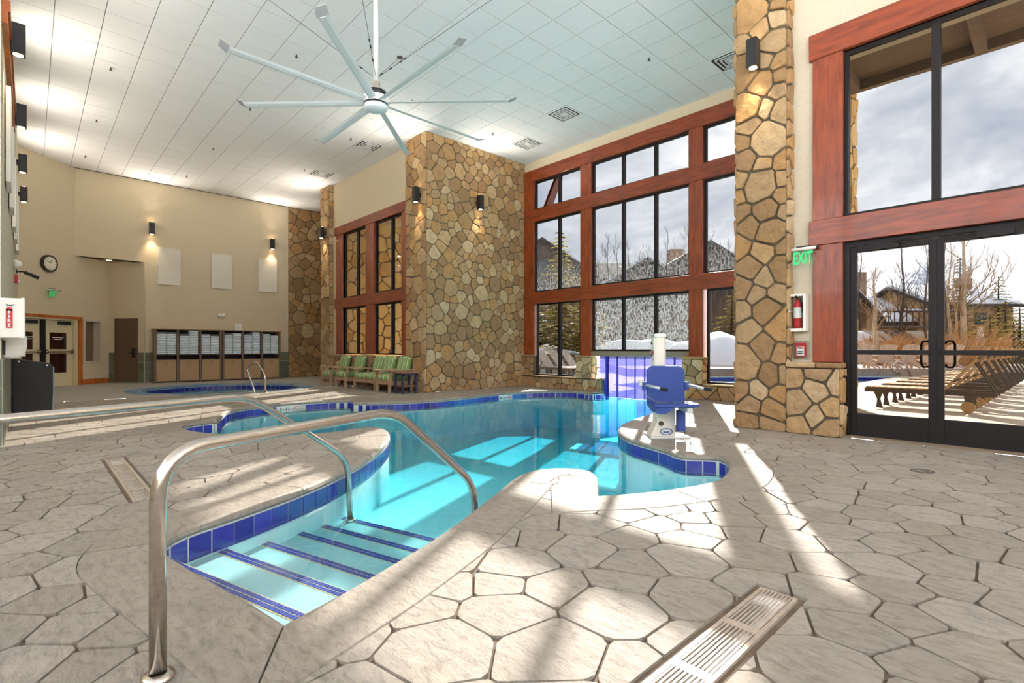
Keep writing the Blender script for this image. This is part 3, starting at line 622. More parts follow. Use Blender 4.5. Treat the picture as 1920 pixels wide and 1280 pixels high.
POOL = [p for p, s in smooth(raw)]
def area(P): return sum(P[i][0] * P[(i + 1) % len(P)][1] - P[(i + 1) % len(P)][0] * P[i][1] for i in range(len(P))) / 2
if area(POOL) < 0: POOL.reverse()
def normals(P):
    """outward mitred normals of a counter-clockwise ring"""
    out = []; n = len(P)
    for i in range(n):
        a, p, b = Vector(P[i - 1]), Vector(P[i]), Vector(P[(i + 1) % n])
        d1_, d2_ = (p - a).normalized(), (b - p).normalized(); n1, n2 = Vector((d1_.y, -d1_.x)), Vector((d2_.y, -d2_.x)); m = n1 + n2
        m = m.normalized() if m.length > 1e-4 else n1
        out.append(m * min(1 / max(m.dot(n1), .5), 1.5))
    return out
PN = normals(POOL)
WZ = -.125
def tri(P, holes=(), extra=()):
    """triangulate ring P minus the holes"""
    vs = []; es = []; fs = []
    for ring in [P] + list(holes):
        b = len(vs); vs += [Vector(p) for p in ring]; fs.append([b + i for i in range(len(ring))])
    vs += [Vector(p) for p in extra]
    V, E_, F_, ov, oe, of = delaunay_2d_cdt(vs, [], fs, 0, 1e-5, True)
    return [tuple(v) for v in V], [f for f, o_ in zip(F_, of) if 0 in o_ and len(o_) == 1]
# the pool shell: floor, walls, ledge steps
def depth_at(x, y): return -.56 - .055 * max(0, (x - 2.0) * .8 + (y - 3.5) * .3)
V, F_ = tri(POOL)
pool = thing('swimming_pool', 'curved indoor swimming pool with cobalt tile edge and steps', 'pool', (0, 0, 0), kind='structure')
mb = MB(); mb.v = [(v[0], v[1], depth_at(*v)) for v in V]; mb.f = [tuple(f) for f in F_]
mb.build('pool_floor', pool_plaster, pool)
mb = MB(); n = len(POOL)
for i in range(n):
    p, q = POOL[i], POOL[(i + 1) % n]
    if (p[0] + q[0]) / 2 > XB + .5: continue
    b = len(mb.v); mb.v += [(p[0], p[1], -.05), (q[0], q[1], -.05), (q[0], q[1], -1.7), (p[0], p[1], -1.7)]; mb.f.append((b, b + 1, b + 2, b + 3))
mb.build('pool_wall', pool_plaster, pool)
# coping stones: one bull-nosed piece for every metre or so
PROF = [(.02, -.062), (-.006, -.055), (-.016, -.036), (-.010, -.012), (.012, .003), (.05, .006)]
coping_m = M('coping_concrete', (176, 165, 151), (118, 106, 92), scale=3.0, detail=12, rough=.5, bump=.008, bscale=9, rnd=[(168, 157, 144), (156, 146, 133), (176, 166, 153)], rndmix=.4, lo=.3, hi=.7)
weathered(coping_m, 2.6)
quads = []
def run_coping(P, N_, width, parent, length, skip, mat, name='coping_stone'):
    n = len(P); piece = []; pw = []; acc = 0.0
    def ring_dist(c):
        best = 9
        for i in range(n):
            a, b = Vector(P[i]), Vector(P[(i + 1) % n]); ab = b - a; l2 = ab.length_squared
            t = 0 if l2 < 1e-9 else min(1, max(0, (c - a).dot(ab) / l2)); best = min(best, (c - a - ab * t).length)
        return best
    wid = []
    for i in range(n):
        w_ = width
        while w_ > .05 and ring_dist(Vector(P[i]) + N_[i] * w_) < w_ * .93: w_ *= .88
        wid.append(w_)
    wid = [min(wid[(i + k) % n] for k in (-1, 0, 1)) for i in range(n)]
    def flush():
        if len(piece) < 2: return
        mb = MB(); m = len(piece); prof = PROF + [(-.008, .004), (0, -.012)]; k = len(prof)
        for idx, (p, nn, sh) in enumerate(piece):
            for j, (d, z) in enumerate(prof):
                d = d + pw[idx] if j >= k - 2 else min(d, pw[idx] - .02); mb.v.append((p[0] + nn[0] * d + sh[0], p[1] + nn[1] * d + sh[1], z))
        for i in range(m - 1):
            for j in range(k - 1): mb.f.append((i * k + j, i * k + j + 1, (i + 1) * k + j + 1, (i + 1) * k + j))
        mb.f.append(tuple(range(k))); mb.f.append(tuple(reversed(range((m - 1) * k, m * k))))
        for i in range(m): mb.v[i * k] = mb.v[i * k]
        me = mb.mesh(name); me.materials.append(mat); link(name, me, parent)
    for i in range(n + 1):
        p, q = Vector(P[i % n]), Vector(P[(i + 1) % n]); nn = N_[i % n]; d = (q - p).normalized()
        if skip(p): flush(); piece = []; pw = []; acc = 0; continue
        if i < n and not skip(q): quads.append([P[i % n], P[(i + 1) % n], tuple(q + N_[(i + 1) % n] * wid[(i + 1) % n]), tuple(p + nn * wid[i % n])])
        if not piece: piece.append((p, nn, d * .006)); pw.append(wid[i % n])
        else:
            acc += (p - Vector(P[i - 1])).length
            if acc > length:
                piece.append((p, nn, d * -.006)); pw.append(wid[i % n]); flush(); piece = [(p, nn, d * .006)]; pw = [wid[i % n]]; acc = 0
            else: piece.append((p, nn, Vector((0, 0)))); pw.append(wid[i % n])
    flush()
run_coping(POOL, PN, .36, pool, 1.15, lambda p: p[0] > XB - .12, coping_m)
# waterline tiles
def run_tiles(P, N_, parent, skip, mats, z0=-.212, z1=-.066, pitch=.158, clear=()):
    n = len(P); s = 0.0; nxt = .02; cum = 0; gb_ = MB()
    for i in range(n):
        p, q = Vector(P[i]), Vector(P[(i + 1) % n])
        if skip(p) or skip(q): continue
        a, b = p - N_[i] * .008, q - N_[(i + 1) % n] * .008; k = len(gb_.v); gb_.v += [(a.x, a.y, z0 - .005), (b.x, b.y, z0 - .005), (b.x, b.y, z1 + .006), (a.x, a.y, z1 + .006)]; gb_.f.append((k, k + 1, k + 2, k + 3))
    gb_.build('grout_band', grout, parent)
    for i in range(n):
        p, q = Vector(P[i]), Vector(P[(i + 1) % n]); Lg = (q - p).length
        if Lg < 1e-5: continue
        while nxt <= cum + Lg:
            c = p + (q - p) * ((nxt - cum) / Lg); nn = (N_[i] * (1 - (nxt - cum) / Lg) + N_[(i + 1) % n] * ((nxt - cum) / Lg)).normalized(); t = Vector((-nn.y, nn.x))
            nxt += pitch
            if skip(c) or any((c - Vector(k)).length < r for k, r in clear): continue
            c2 = c - nn * .014
            w_ = pitch / 2 - .0042
            mb = MB(); pl = [c2 - t * w_, c2 + t * w_, c2 + t * w_ + nn * .03, c2 - t * w_ + nn * .03]
            mb.prism([(v - c2)[:] for v in pl], z0, z1)
            mb.build('waterline_tile', mats, parent, loc=(c2.x, c2.y, 0))
        cum += Lg
MK = []     # depth markers: (centre, normal)
def nearest(P, N_, pt):
    i = min(range(len(P)), key=lambda k: (Vector(P[k]) - Vector(pt)).length); return Vector(P[i]), N_[i].normalized()
for px, py, w_ in ((552, 756, .43), (949, 736, .36)):
    g = gp(px, py); MK.append((nearest(POOL, PN, (g.x, g.y)), w_))
run_tiles(POOL, PN, pool, lambda p: p[0] > XB - .12, tile_blue, clear=[((m[0][0] - m[0][1] * .004)[:], m[1] / 2 + .07) for m in MK])
mk_white = M('marker_white', (226, 230, 222), rough=.2); ink = M('marker_ink', (20, 20, 24), rough=.4); red_ink = M('marker_red', (200, 44, 44), rough=.4)
for (pos, nn), w_, s1, s2, lb in ((MK[0][0], MK[0][1], '3', '11', 'white depth marker tile reading 3 FT 11 IN on the far pool edge'), (MK[1][0], MK[1][1], '4', '10', 'white depth marker tile on the pool edge below the chimney')):
    t = Vector((-nn.y, nn.x)); rz = math.atan2(-t.y, -t.x)
    t0 = thing('depth_marker', lb, 'depth marker', (pos.x - nn.x * .016, pos.y - nn.y * .016, -.066), rz, group='pool depth markers')
    # local: x along the edge (reader's right), -y towards the water
    MB().box(-w_ / 2, -.006, -.146, w_ / 2, .014, 0).build('plate', mk_white, t0)
    text(s1, .11, ink, 'numeral', t0, (-w_ * .40, -.008, -.073), (PI / 2, 0, 0), bold=True); text('FT', .045, ink, 'numeral', t0, (-w_ * .27, -.008, -.073), (PI / 2, 0, 0))
    text(s2, .11, ink, 'numeral', t0, (-w_ * .06, -.008, -.073), (PI / 2, 0, 0), bold=True); text('IN', .045, ink, 'numeral', t0, (w_ * .13, -.008, -.073), (PI / 2, 0, 0))
    ring = [(w_ * .36 + .055 * math.cos(a * PI / 10), -.008, -.073 + .055 * math.sin(a * PI / 10)) for a in range(21)]
    MB().tube(ring, .006, 5).bar((w_ * .36 - .038, -.008, -.073 + .038), (w_ * .36 + .038, -.008, -.073 - .038), .008, .008, (0, 1, 0)).build('no_diving_sign', red_ink, t0)
    MB().tube([(w_ * .36 - .03, -.008, -.06), (w_ * .36, -.008, -.05), (w_ * .36 + .01, -.008, -.085), (w_ * .36 + .03, -.008, -.1)], .006, 5).build('diver', ink, t0)
# entry steps with mosaic nosings
NOS = [(.63, 3.65, -.17), (.96, 3.77, -.23), (1.27, 3.92, -.30), (1.58, 4.08, -.35), (1.83, 4.24, -.39), (2.10, 4.43, -.43)]
ds = Vector((.27, -.963)).normalized(); dn = Vector((-ds.y, ds.x))
if dn.x < 0: dn = -dn
step_m = M('step_plaster', (160, 194, 196), (146, 182, 186), scale=5, rough=.7)
mos_a = M('mosaic_blue', (36, 74, 176), (22, 40, 120), scale=40, rough=.15, rnd=[(36, 74, 176)], rndmix=.2)
back_m = M('mosaic_grout', (196, 176, 130), rough=.8)
for k, (x, y, z) in enumerate(NOS):
    a = Vector((x, y)) - ds * .35; b = Vector((x, y)) + ds * 2.6
    nxt = NOS[k + 1][2] if k < 5 else -.56
    mb = MB().prism([tuple(p) for p in (a - dn * .45, b - dn * .45, b, a)] if k else [tuple(p) for p in (a - dn * .9, b - dn * .9, b, a)], -1.6, z)
    st = mb.build('step', step_m, pool)
    MB().prism([tuple(p) for p in (a - dn * .075, b - dn * .075, b + dn * .003, a + dn * .003)], z - .02, z + .002).build('nosing_bed', back_m, st)
    mb = MB(); m = int(2.95 / .0275)
    for i in range(m):
        for j in range(2):
            c = a + ds * (.014 + i * .0275) - dn * (.019 + j * .0345); h1, h2 = ds * .0105, dn * .0135
            mb.prism([tuple(p) for p in (c - h1 - h2, c + h1 - h2, c + h1 + h2, c - h1 + h2)], z, z + .0045)
    o = mb.build('nosing_mosaic', mos_a, st); o['kind'] = 'stuff'
# water body
water = water_mat('pool_water', (.09, .79, .88), .75)
def water_body(name, P, N_, off, zb, label):
    ring = [tuple(Vector(p) + nn.normalized() * off) for p, nn in zip(P, N_)]
    V, F_ = tri(ring); mb = MB(); m = len(V)
    mb.v = [(v[0], v[1], WZ) for v in V] + [(v[0], v[1], zb) for v in V]
    mb.f = [tuple(f) for f in F_] + [tuple(m + i for i in reversed(f)) for f in F_]
    ec = {}
    for f in F_:
        for i in range(3):
            e_ = (f[i], f[(i + 1) % 3]); ec[e_] = 1
    for (a, b) in ec:
        if (b, a) not in ec: mb.f.append((b, a, m + a, m + b))
    return tag(mb.build(name, water), label, 'water', kind='stuff')
water_body('pool_water', POOL, PN, .015, -2.2, 'clear turquoise water filling the indoor pool')

# ---- hot tub
TC, TR = (4.05, 16.1), 1.95
TUB = [(TC[0] + TR * math.cos(2 * PI * i / 64), TC[1] + TR * math.sin(2 * PI * i / 64)) for i in range(64)]; TN = normals(TUB)
tub = thing('hot_tub', 'round sunken hot tub in front of the towel shelves', 'hot tub', (0, 0, 0), kind='structure')
mb = MB(); mb.prism(TUB, -1.0, -.95); mb.build('tub_floor', pool_plaster, tub)
mb = MB()
for i in range(64):
    p, q = TUB[i], TUB[(i + 1) % 64]; b = len(mb.v); mb.v += [(p[0], p[1], -.05), (q[0], q[1], -.05), (q[0], q[1], -1), (p[0], p[1], -1)]; mb.f.append((b, b + 1, b + 2, b + 3))
mb.build('tub_wall', pool_plaster, tub)
rim_m = M('tub_rim_blue', (74, 122, 166), (140, 148, 150), scale=.9, detail=3, rough=.5, lo=.42, hi=.6)
run_coping(TUB, TN, .36, tub, 1.5, lambda p: False, rim_m)
TM = []
for px in (330,):
    g = gp(px, 733); TM.append(nearest(TUB, TN, (g.x, g.y)))
run_tiles(TUB, TN, tub, lambda p: False, tile_blue, clear=[(TM[0][0][:], .22)])
pos, nn = TM[0]; t = Vector((-nn.y, nn.x)); rz = math.atan2(-t.y, -t.x)
t0 = thing('depth_marker', 'white depth marker tile at the left edge of the hot tub', 'depth marker', (pos.x - nn.x * .006, pos.y - nn.y * .006, -.066), rz, group='pool depth markers')
MB().box(-.17, -.006, -.146, .17, .014, 0).build('plate', mk_white, t0); text('3 FT', .09, ink, 'numeral', t0, (-.06, -.008, -.073), (PI / 2, 0, 0), bold=True)
MB().tube([(.12 + .05 * math.cos(a * PI / 10), -.008, -.073 + .05 * math.sin(a * PI / 10)) for a in range(21)], .006, 5).build('no_diving_sign', red_ink, t0)
water_body('tub_water', TUB, TN, .01, -1.2, 'clear blue water in the round hot tub')

# ================================================================== floor of stamped concrete flags
XR = XS + .05
DR = [(.545, 4.57, .69, 6.5, 1), (1.25, .775, 2.46, .935, 0)]      # floor drains x0,y0,x1,y1, long axis y?
OUTR = [(-5.2, -6.1), (XA, -6.1), (XA, 3.0), (XB, 3.0), (XB, 11.0), (XA, 11.0), (XA, 14.2), (-5.2, 14.2)]
vs = []; fs = []; kind = []
def addface(P, k):
    P = list(P)
    if area(P) < 0: P.reverse()
    b = len(vs); vs.extend(Vector((p[0], p[1])) for p in P); fs.append([b + i for i in range(len(P))]); kind.append(k)
addface(OUTR, 'out'); addface(POOL, 'hole')
for x0, y0, x1, y1, _ in DR: addface([(x0, y0), (x1, y0), (x1, y1), (x0, y1)], 'hole')
V, E_, FF, ov, oe, of = delaunay_2d_cdt(vs, [], fs, 0, 1e-5, True)
mb = MB(); mb.v = [(v.x, v.y, -.013) for v in V]; mb.f = [tuple(f) for f, o_ in zip(FF, of) if 0 in o_ and len(o_) == 1]
floor = struct('floor', mb, groove_m, 'stamped flagstone concrete deck around the pool', 'floor')
for x0, y0, x1, y1, _ in DR: MB().box(x0, y0, -.09, x1, y1, -.08).build('drain_channel', M('drain_dark', (34, 30, 28), rough=.9), floor)
OUT2 = [(-5.2, 14.2), (XA, 14.2), (9.2, 17.4), (9.2, 21.5), (-.4, 21.5), (-5.2, 14.3)]
V, F_ = tri(OUT2, [TUB]); mb = MB(); mb.v = [(v[0], v[1], 0) for v in V]; mb.f = [tuple(f) for f in F_]
mb.build('smooth_deck', smooth_conc, floor)
rng = random.Random(5)
CELLS = []
for poly in cells(-5, -3, XB, 14.2, .105, .205, .012, rng, bias=1.0):
    cx, cy = sum(p[0] for p in poly) / len(poly), sum(p[1] for p in poly) / len(poly)
    if cx < XL - .4 and cy > YL: continue
    if cx > XA - .02 and not (3.0 < cy < 11.0): continue
    poly = [q for i, q in enumerate(poly) if math.hypot(q[0] - poly[i - 1][0], q[1] - poly[i - 1][1]) > .01]
    if len(poly) < 3: continue
    poly = rounded(poly, .10)
    pr = proj((cx, cy, 0)); inv = pr[2] > .6 and -250 < pr[0] < 2170 and pr[1] < 1560
    CELLS.append((0 if inv else 1, pr[2], poly))
CELLS.sort(key=lambda c: (c[0], c[1]))
vs = []; fs = []; kind = []
addface(POOL, 'x')
for q in quads: addface(q, 'x')
for x0, y0, x1, y1, _ in DR: addface([(x0 - .03, y0 - .03), (x1 + .03, y0 - .03), (x1 + .03, y1 + .03), (x0 - .03, y1 + .03)], 'x')
nb = len(fs)
for c in CELLS: addface(c[2], 'c')
V, E_, FF, ov, oe, of = delaunay_2d_cdt(vs, [], fs, 0, 1e-5, True)
per = {}
for f, o_ in zip(FF, of):
    cs = [i for i in o_ if i >= nb]
    if len(cs) >= 1 and all(i >= nb for i in o_): per.setdefault(cs[0] - nb, []).append(f)
rest = MB(); cnt = 0
for ci in range(len(CELLS)):
    T = per.get(ci)
    if not T: continue
    A = 0
    for f in T: A += abs((V[f[1]] - V[f[0]]).cross(V[f[2]] - V[f[0]])) / 2
    if A < .0003: continue
    single = cnt < 300 and CELLS[ci][0] == 0 and A > .012
    idx = {}; zt = rng.uniform(-.0015, .0015); tx, ty = rng.uniform(-.006, .006), rng.uniform(-.006, .006); mb = MB() if single else rest; b0 = len(mb.v)
    c0x = sum(V[f[0]].x for f in T) / len(T); c0y = sum(V[f[0]].y for f in T) / len(T); ox, oy = (c0x, c0y) if single else (0, 0)
    for f in T:
        for i in f:
            if i not in idx: idx[i] = b0 + len(idx); mb.v.append((V[i].x - ox, V[i].y - oy, zt + tx * (V[i].x - c0x) + ty * (V[i].y - c0y)))
        mb.f.append(tuple(idx[i] for i in f))
    ed = set((f[i], f[(i + 1) % 3]) for f in T for i in range(3)); low = {}
    for (a, b) in ed:
        if (b, a) in ed: continue
        for i in (a, b):
            if i not in low: low[i] = len(mb.v); v = mb.v[idx[i]]; mb.v.append((v[0], v[1], -.014))
        mb.f.append((idx[b], idx[a], low[a], low[b]))
    if single: mb.build('flagstone', deck_m, floor, loc=(ox, oy, 0)); cnt += 1
o = rest.build('flagstones', deck_m, floor); o['kind'] = 'stuff'
# drains
grate_m = M('grate_steel', (196, 182, 166), (170, 156, 140), scale=30, rough=.4, metal=.35)
for (x0, y0, x1, y1, lng), lb in zip(DR, ('long floor drain grate on the deck left of the pool steps', 'long floor drain grate in the right foreground')):
    t = thing('floor_drain', lb, 'drain grate', (x0, y0, 0), group='floor drain grates'); Lx, Ly = x1 - x0, y1 - y0
    tr_ = (lambda a, b: (a, b)) if not lng else (lambda a, b: (b, a))
    Lg, Wd = (Ly, Lx) if lng else (Lx, Ly)
    def gb(mb, a0, b0, a1, b1, z0=-.014, z1=.001):
        p, q = tr_(a0, b0), tr_(a1, b1); mb.box(min(p[0], q[0]), min(p[1], q[1]), z0, max(p[0], q[0]), max(p[1], q[1]), z1)
    mb = MB(); gb(mb, 0, 0, Lg, .017, -.03); gb(mb, 0, Wd - .017, Lg, Wd, -.03); gb(mb, 0, .017, .012, Wd - .017, -.03); gb(mb, Lg - .012, .017, Lg, Wd - .017, -.03); mb.build('frame', grate_m, t)
    nbar = 8; inner = Wd - .034
    for i in range(nbar): mb = MB(); c = .017 + inner * (i + .5) / nbar; gb(mb, .012, c - .0036, Lg - .012, c + .0036); mb.build('bar', grate_m, t)
    ns = max(2, round(Lg / .38))
    for i in range(1, ns): mb = MB(); gb(mb, Lg * i / ns - .022, .017, Lg * i / ns + .022, Wd - .017, -.014, .0015); mb.build('cross_rib', grate_m, t)
g = gp(1730, 883)
t = thing('round_drain', 'small round floor drain in front of the glass doors', 'drain', (g.x, g.y, 0))
MB().lathe([(.09, 0), (.09, .004), (.075, .004), (.075, 0)], n=24, caps=False).build('rim', M('drain_plate', (90, 84, 78), rough=.5, metal=.4), t)
mb = MB()
for i in range(-3, 4): mb.box(-math.sqrt(max(.0, .075 ** 2 - (i * .02) ** 2)), i * .02 - .004, 0, math.sqrt(max(0, .075 ** 2 - (i * .02) ** 2)), i * .02 + .004, .003)
mb.build('grille', MATS['drain_plate'], t)

# ================================================================== handrails
def bend(pts, r, n=6):
    """polyline with rounded corners"""
    pts = [Vector(p) for p in pts]; out = [pts[0]]
    for i in range(1, len(pts) - 1):
        a, p, b = pts[i - 1], pts[i], pts[i + 1]; d1_, d2_ = (a - p).normalized(), (b - p).normalized(); k = min(r, (a - p).length * .45, (b - p).length * .45)
        s_, e_ = p + d1_ * k, p + d2_ * k
        for j in range(n + 1):
            t = j / n; out.append(s_ * (1 - t) ** 2 + p * (2 * t * (1 - t)) + e_ * t ** 2)
    return out + [pts[-1]]
rd = Vector((.927, .374, 0)).normalized()
b1 = gp(296, 1272)
def rail(name, base, Lh, Ltot, zt, zb, label, grp):
    t = thing(name, label, 'handrail', tuple(base), group=grp)
    P = [(0, 0, .0), (0, 0, zt), tuple(rd * Lh + Vector((0, 0, zt))), tuple(rd * Ltot + Vector((0, 0, .13))), tuple(rd * (Ltot + .04) + Vector((0, 0, zb)))]
    pts = bend(P, .17); MB().tube(pts, .0255, 16).build('rail', steel, t, smooth=True)
    MB().lathe([(.05, .004), (.048, .016), (.03, .022), (.027, .022)], n=20, caps=False).build('escutcheon', steel, t, smooth=True)
    e_ = rd * (Ltot + .04)
    MB().lathe([(.05, .0), (.048, .012), (.03, .018), (.027, .018)], (e_.x, e_.y, zb), n=20, caps=False).build('escutcheon', steel, t, smooth=True)
    return t
rail('pool_handrail', Vector((b1.x, b1.y, 0)), 1.26, 2.17, .755, -.42, 'stainless steel handrail with its post in the left foreground', 'pool handrails')
e2 = gp(657, 975, -.425); b2 = Vector((e2.x, e2.y, 0)) - rd * 2.61
rail('pool_handrail', b2, 1.58, 2.57, .765, -.425, 'stainless steel handrail leaving the picture at the left edge', 'pool handrails')
g = gp(497, 736)
t = thing('tub_handrail', 'small curved steel handrail at the near edge of the hot tub', 'handrail', (g.x, g.y, 0))
da_ = Vector((-.55, .8, 0)).normalized()
MB().tube(bend([(0, 0, 0), (0, 0, .45), tuple(Vector((0, 0, .8)) + da_ * .25), tuple(da_ * .55 + Vector((0, 0, .62))), tuple(da_ * .32 + Vector((0, 0, .1))), tuple(da_ * .22 + Vector((0, 0, -.4)))], .12), .024, 12).build('rail', steel, t, smooth=True)
MB().lathe([(.05, .004), (.048, .016), (.027, .022)], n=16, caps=False).build('escutcheon', steel, t, smooth=True)
# ================================================================== ceiling fan
ZF = 4.72
hubp = gp(705, 193, ZF); FR = .57 * (ZF - H)
fan = thing('ceiling_fan', 'huge white eight-blade ceiling fan on a long rod', 'fan', (hubp.x, hubp.y, ZF))
fan_w = M('fan_white', (222, 222, 222), rough=.45)
MB().tube([(0, 0, .28), (0, 0, CZ - ZF)], .038, 14).build('down_rod', fan_w, fan, smooth=True)
MB().lathe([(.0, -.115), (.13, -.11), (.165, -.09), (.172, -.05), (.172, -.045)], n=36).build('hub_cap', white_paint, fan, smooth=True)
MB().lathe([(.172, -.045), (.16, -.04), (.16, -.02)], n=36, caps=False).build('shadow_ring', vent_dark, fan)
MB().lathe([(.185, -.02), (.19, -.01), (.19, .06), (.18, .075), (.0, .075)], n=36).build('motor_housing', white_paint, fan, smooth=False)
MB().lathe([(.0, .19), (.09, .19), (.15, .16), (.165, .08)], n=28).build('motor_cover', black_m, fan, smooth=True)
MB().lathe([(.055, .19), (.06, .30), (.0, .30)], n=16).build('rod_bracket', steel, fan)
for k in range(8):
    a = 2 * PI * k / 8; d = Vector((math.cos(a), math.sin(a), 0)); s_ = Vector((-d.y, d.x, 0)); mb = MB()
    for r_, wd, tw in ((.16, .11, .30), (.5, .115, .27), (FR * .6, .12, .22), (FR - .10, .125, .17)):
        c = d * r_; up = Vector((0, 0, 1)); wv = s_ * math.cos(tw) + up * math.sin(tw); tv = up * math.cos(tw) - s_ * math.sin(tw)
        for e1, e2 in ((-.5, 0), (-.25, .012), (.2, .014), (.5, .003), (.2, -.008), (-.25, -.010)): mb.v.append(tuple(c + wv * (e1 * wd) + tv * e2))
    for i in range(3):
        for j in range(6): mb.f.append((i * 6 + j, i * 6 + (j + 1) % 6, (i + 1) * 6 + (j + 1) % 6, (i + 1) * 6 + j))
    mb.f += [tuple(reversed(range(6))), tuple(range(18, 24))]
    bl = mb.build('blade', fan_w, fan)
    MB().extr([tuple(d * (FR - .10) - s_ * .07 + Vector((0, 0, -.02))), tuple(d * (FR - .10) + s_ * .07 + Vector((0, 0, .012))), tuple(d * FR + s_ * .07 + Vector((0, 0, .06))), tuple(d * FR - s_ * .05 + Vector((0, 0, .03)))], (0, 0, .012)).build('winglet', M('winglet_grey', (150, 150, 150), rough=.6), bl)
an = gp(750, 107, CZ); off = Vector((an.x - hubp.x, an.y - hubp.y, 0))
for k in range(4):
    rr = Matrix.Rotation(k * PI / 2, 3, 'Z') @ off; e_ = Vector((rr.x, rr.y, CZ - ZF)); s0 = Vector((0, 0, .36)); dd = e_ - s0
    cb = MB().tube([s0, e_], .004, 5).build('guy_cable', M('cable_grey', (96, 96, 98), rough=.5, metal=.5), fan)
    MB().lathe([(.06, -.012), (.05, 0)], e_, 14).build('anchor_plate', black_m, cb)
    for f_ in (.10, .17, .20): c = s0 + dd * f_; MB().tube([c - dd.normalized() * .02, c + dd.normalized() * .02], .011, 6).build('cable_clamp', black_m, cb)

# ================================================================== sconces
glow = M('lamp_glow', (255, 222, 168), emit=14.0)
SC_W = 115.0
def sconce(p, n, label):
    """black up-and-down wall light; p on the wall, n out of the wall"""
    n = Vector(n).normalized(); t = thing('wall_sconce', label, 'wall lamp', tuple(p), math.atan2(n.y, n.x), group='black wall sconces')
    MB().box(0, -.05, -.05, .07, .05, .05).build('bracket', black_m, t)
    MB().box(.06, -.068, -.19, .06 + .14, .068, -.182).box(.06, -.068, .182, .2, .068, .19).box(.06, -.068, -.182, .066, .068, .182).box(.194, -.068, -.182, .2, .068, .182).box(.066, -.068, -.182, .194, -.062, .182).box(.066, .062, -.182, .194, .068, .182).build('housing', black_m, t, bev=.003)
    for s_, nm in ((-1, 'lower_lens'), (1, 'upper_lens')):
        MB().lathe([(.0, 0), (.05, 0), (.05, .004), (.0, .004)], (.13, 0, s_ * .192 - (.004 if s_ < 0 else 0)), 16).build(nm, glow, t)
        ld = bpy.data.lights.new('sconce_light', 'SPOT'); ld.energy = SC_W if s_ > 0 else SC_W * .4; ld.color = (1, .90, .76) if s_ > 0 else (1, .80, .55); ld.spot_size = math.radians(140 if s_ > 0 else 80); ld.spot_blend = 1.0; ld.shadow_soft_size = .05
        lo = bpy.data.objects.new('sconce_light', ld); col.objects.link(lo); lo.parent = t; lo.location = (.13, 0, s_ * .21); lo.rotation_euler = (0, 0, 0) if s_ < 0 else (0, PI + math.radians(48), 0)
for y, lb in ((9.1, 'black wall sconce on the left wall nearest the viewpoint'), (12.05, 'second black wall sconce along the left wall'), (15.1, 'third black wall sconce along the left wall'), (18.1, 'fourth black wall sconce on the left wall, by the clock wall')): sconce((XL, y, 5.05), (1, 0, 0), lb)
sconce((2.92, YT, 5.05), (0, -1, 0), 'black sconce on the far wall above the leftmost white panel'); sconce((6.69, YT, 5.07), (0, -1, 0), 'black sconce on the far wall above the rightmost white panel')
q = onx(604, 436, 7.19); sconce((7.30, q.y, q.z), (-1, 0, 0), 'black sconce on the slim stone pilaster')
q = onx(781, 365, XS - .13); sconce((XS - .02, q.y, q.z), (-1, 0, 0), 'black sconce on the narrow side of the stone chimney')
q = ony(900, 380, YC - .13); sconce((q.x, YC - .02, q.z), (0, -1, 0), 'black sconce on the broad face of the stone chimney')
q = onx(1413, 102, XS - .13); sconce((XS - .02, q.y, q.z), (-1, 0, 0), 'black sconce high on the tall stone pier at right')

# ================================================================== acoustic panels
panel_m = M('panel_fabric', (232, 225, 210), rough=.95, bump=.001, bscale=200, c2=(226, 218, 202), scale=80)
for x0, x1, lb in ((3.09, 3.74, 'leftmost'), (4.66, 5.32, 'middle'), (6.21, 6.88, 'rightmost')):
    tag(MB().box(x0, YT - .06, 3.25, x1, YT - .012, 4.48).build('acoustic_panel', panel_m, bev=.006), lb + ' of three pale acoustic panels above the towel shelves', 'wall panel', 'acoustic panels')
panel_w = M('panel_white', (236, 230, 220), rough=.9)
for i, c in enumerate((9.55, 11.2, 12.9, 14.3, 15.9)):
    tag(MB().box(XL + .012, c - .33, 3.25, XL + .06, c + .33, 4.48).build('acoustic_panel', panel_w, bev=.006), ('nearest', 'second', 'third', 'fourth', 'farthest')[i] + ' white acoustic panel on the left wall', 'wall panel', 'acoustic panels')

# ================================================================== towel shelves
cab_m = M('cabinet_taupe', (116, 96, 84), rough=.6); canvas = M('canvas_tan', (184, 152, 112), (172, 140, 102), scale=50, rough=.9, bump=.001); side_m = M('cabinet_side', (150, 120, 84), rough=.7); ink_b = M('emblem_ink', (92, 78, 70), rough=.8)
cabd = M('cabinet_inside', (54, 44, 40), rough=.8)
YF = 19.88; CX0, CW = 2.92, 1.945; BW = CW / 3
tw_m = M('towel_white', (246, 250, 252), rough=1.0, bump=.002, bscale=120, c2=(222, 236, 246), scale=9, spec=.05)
tw_g = M('towel_grey', (120, 118, 122), rough=1.0, bump=.002, bscale=120)
def towel_mesh(i):
    rg = random.Random(40 + i); mb = MB(); prof = []
    h = .054
    for a in range(7): t = -PI / 2 + PI * a / 6; prof.append((-.034 * math.cos(t) + rg.uniform(-.004, .004), h / 2 + (h / 2 - .002) * math.sin(t)))
    prof += [(.40, h), (.40, 0)]
    nx = 5; k = len(prof)
    for j in range(nx + 1):
        x = -.126 + .252 * j / nx
        sag = rg.uniform(-.0008, .0008)
        for (y, z) in prof: mb.v.append((x, y + sag, z + (sag if z > .01 else 0)))
    for j in range(nx):
        for i_ in range(k): mb.f.append((j * k + i_, j * k + (i_ + 1) % k, (j + 1) * k + (i_ + 1) % k, (j + 1) * k + i_))
    mb.f += [tuple(reversed(range(k))), tuple(range(nx * k, nx * k + k))]
    me = mb.mesh('folded_towel'); me.materials.append(tw_m); return me
tms = [towel_mesh(i) for i in range(4)]
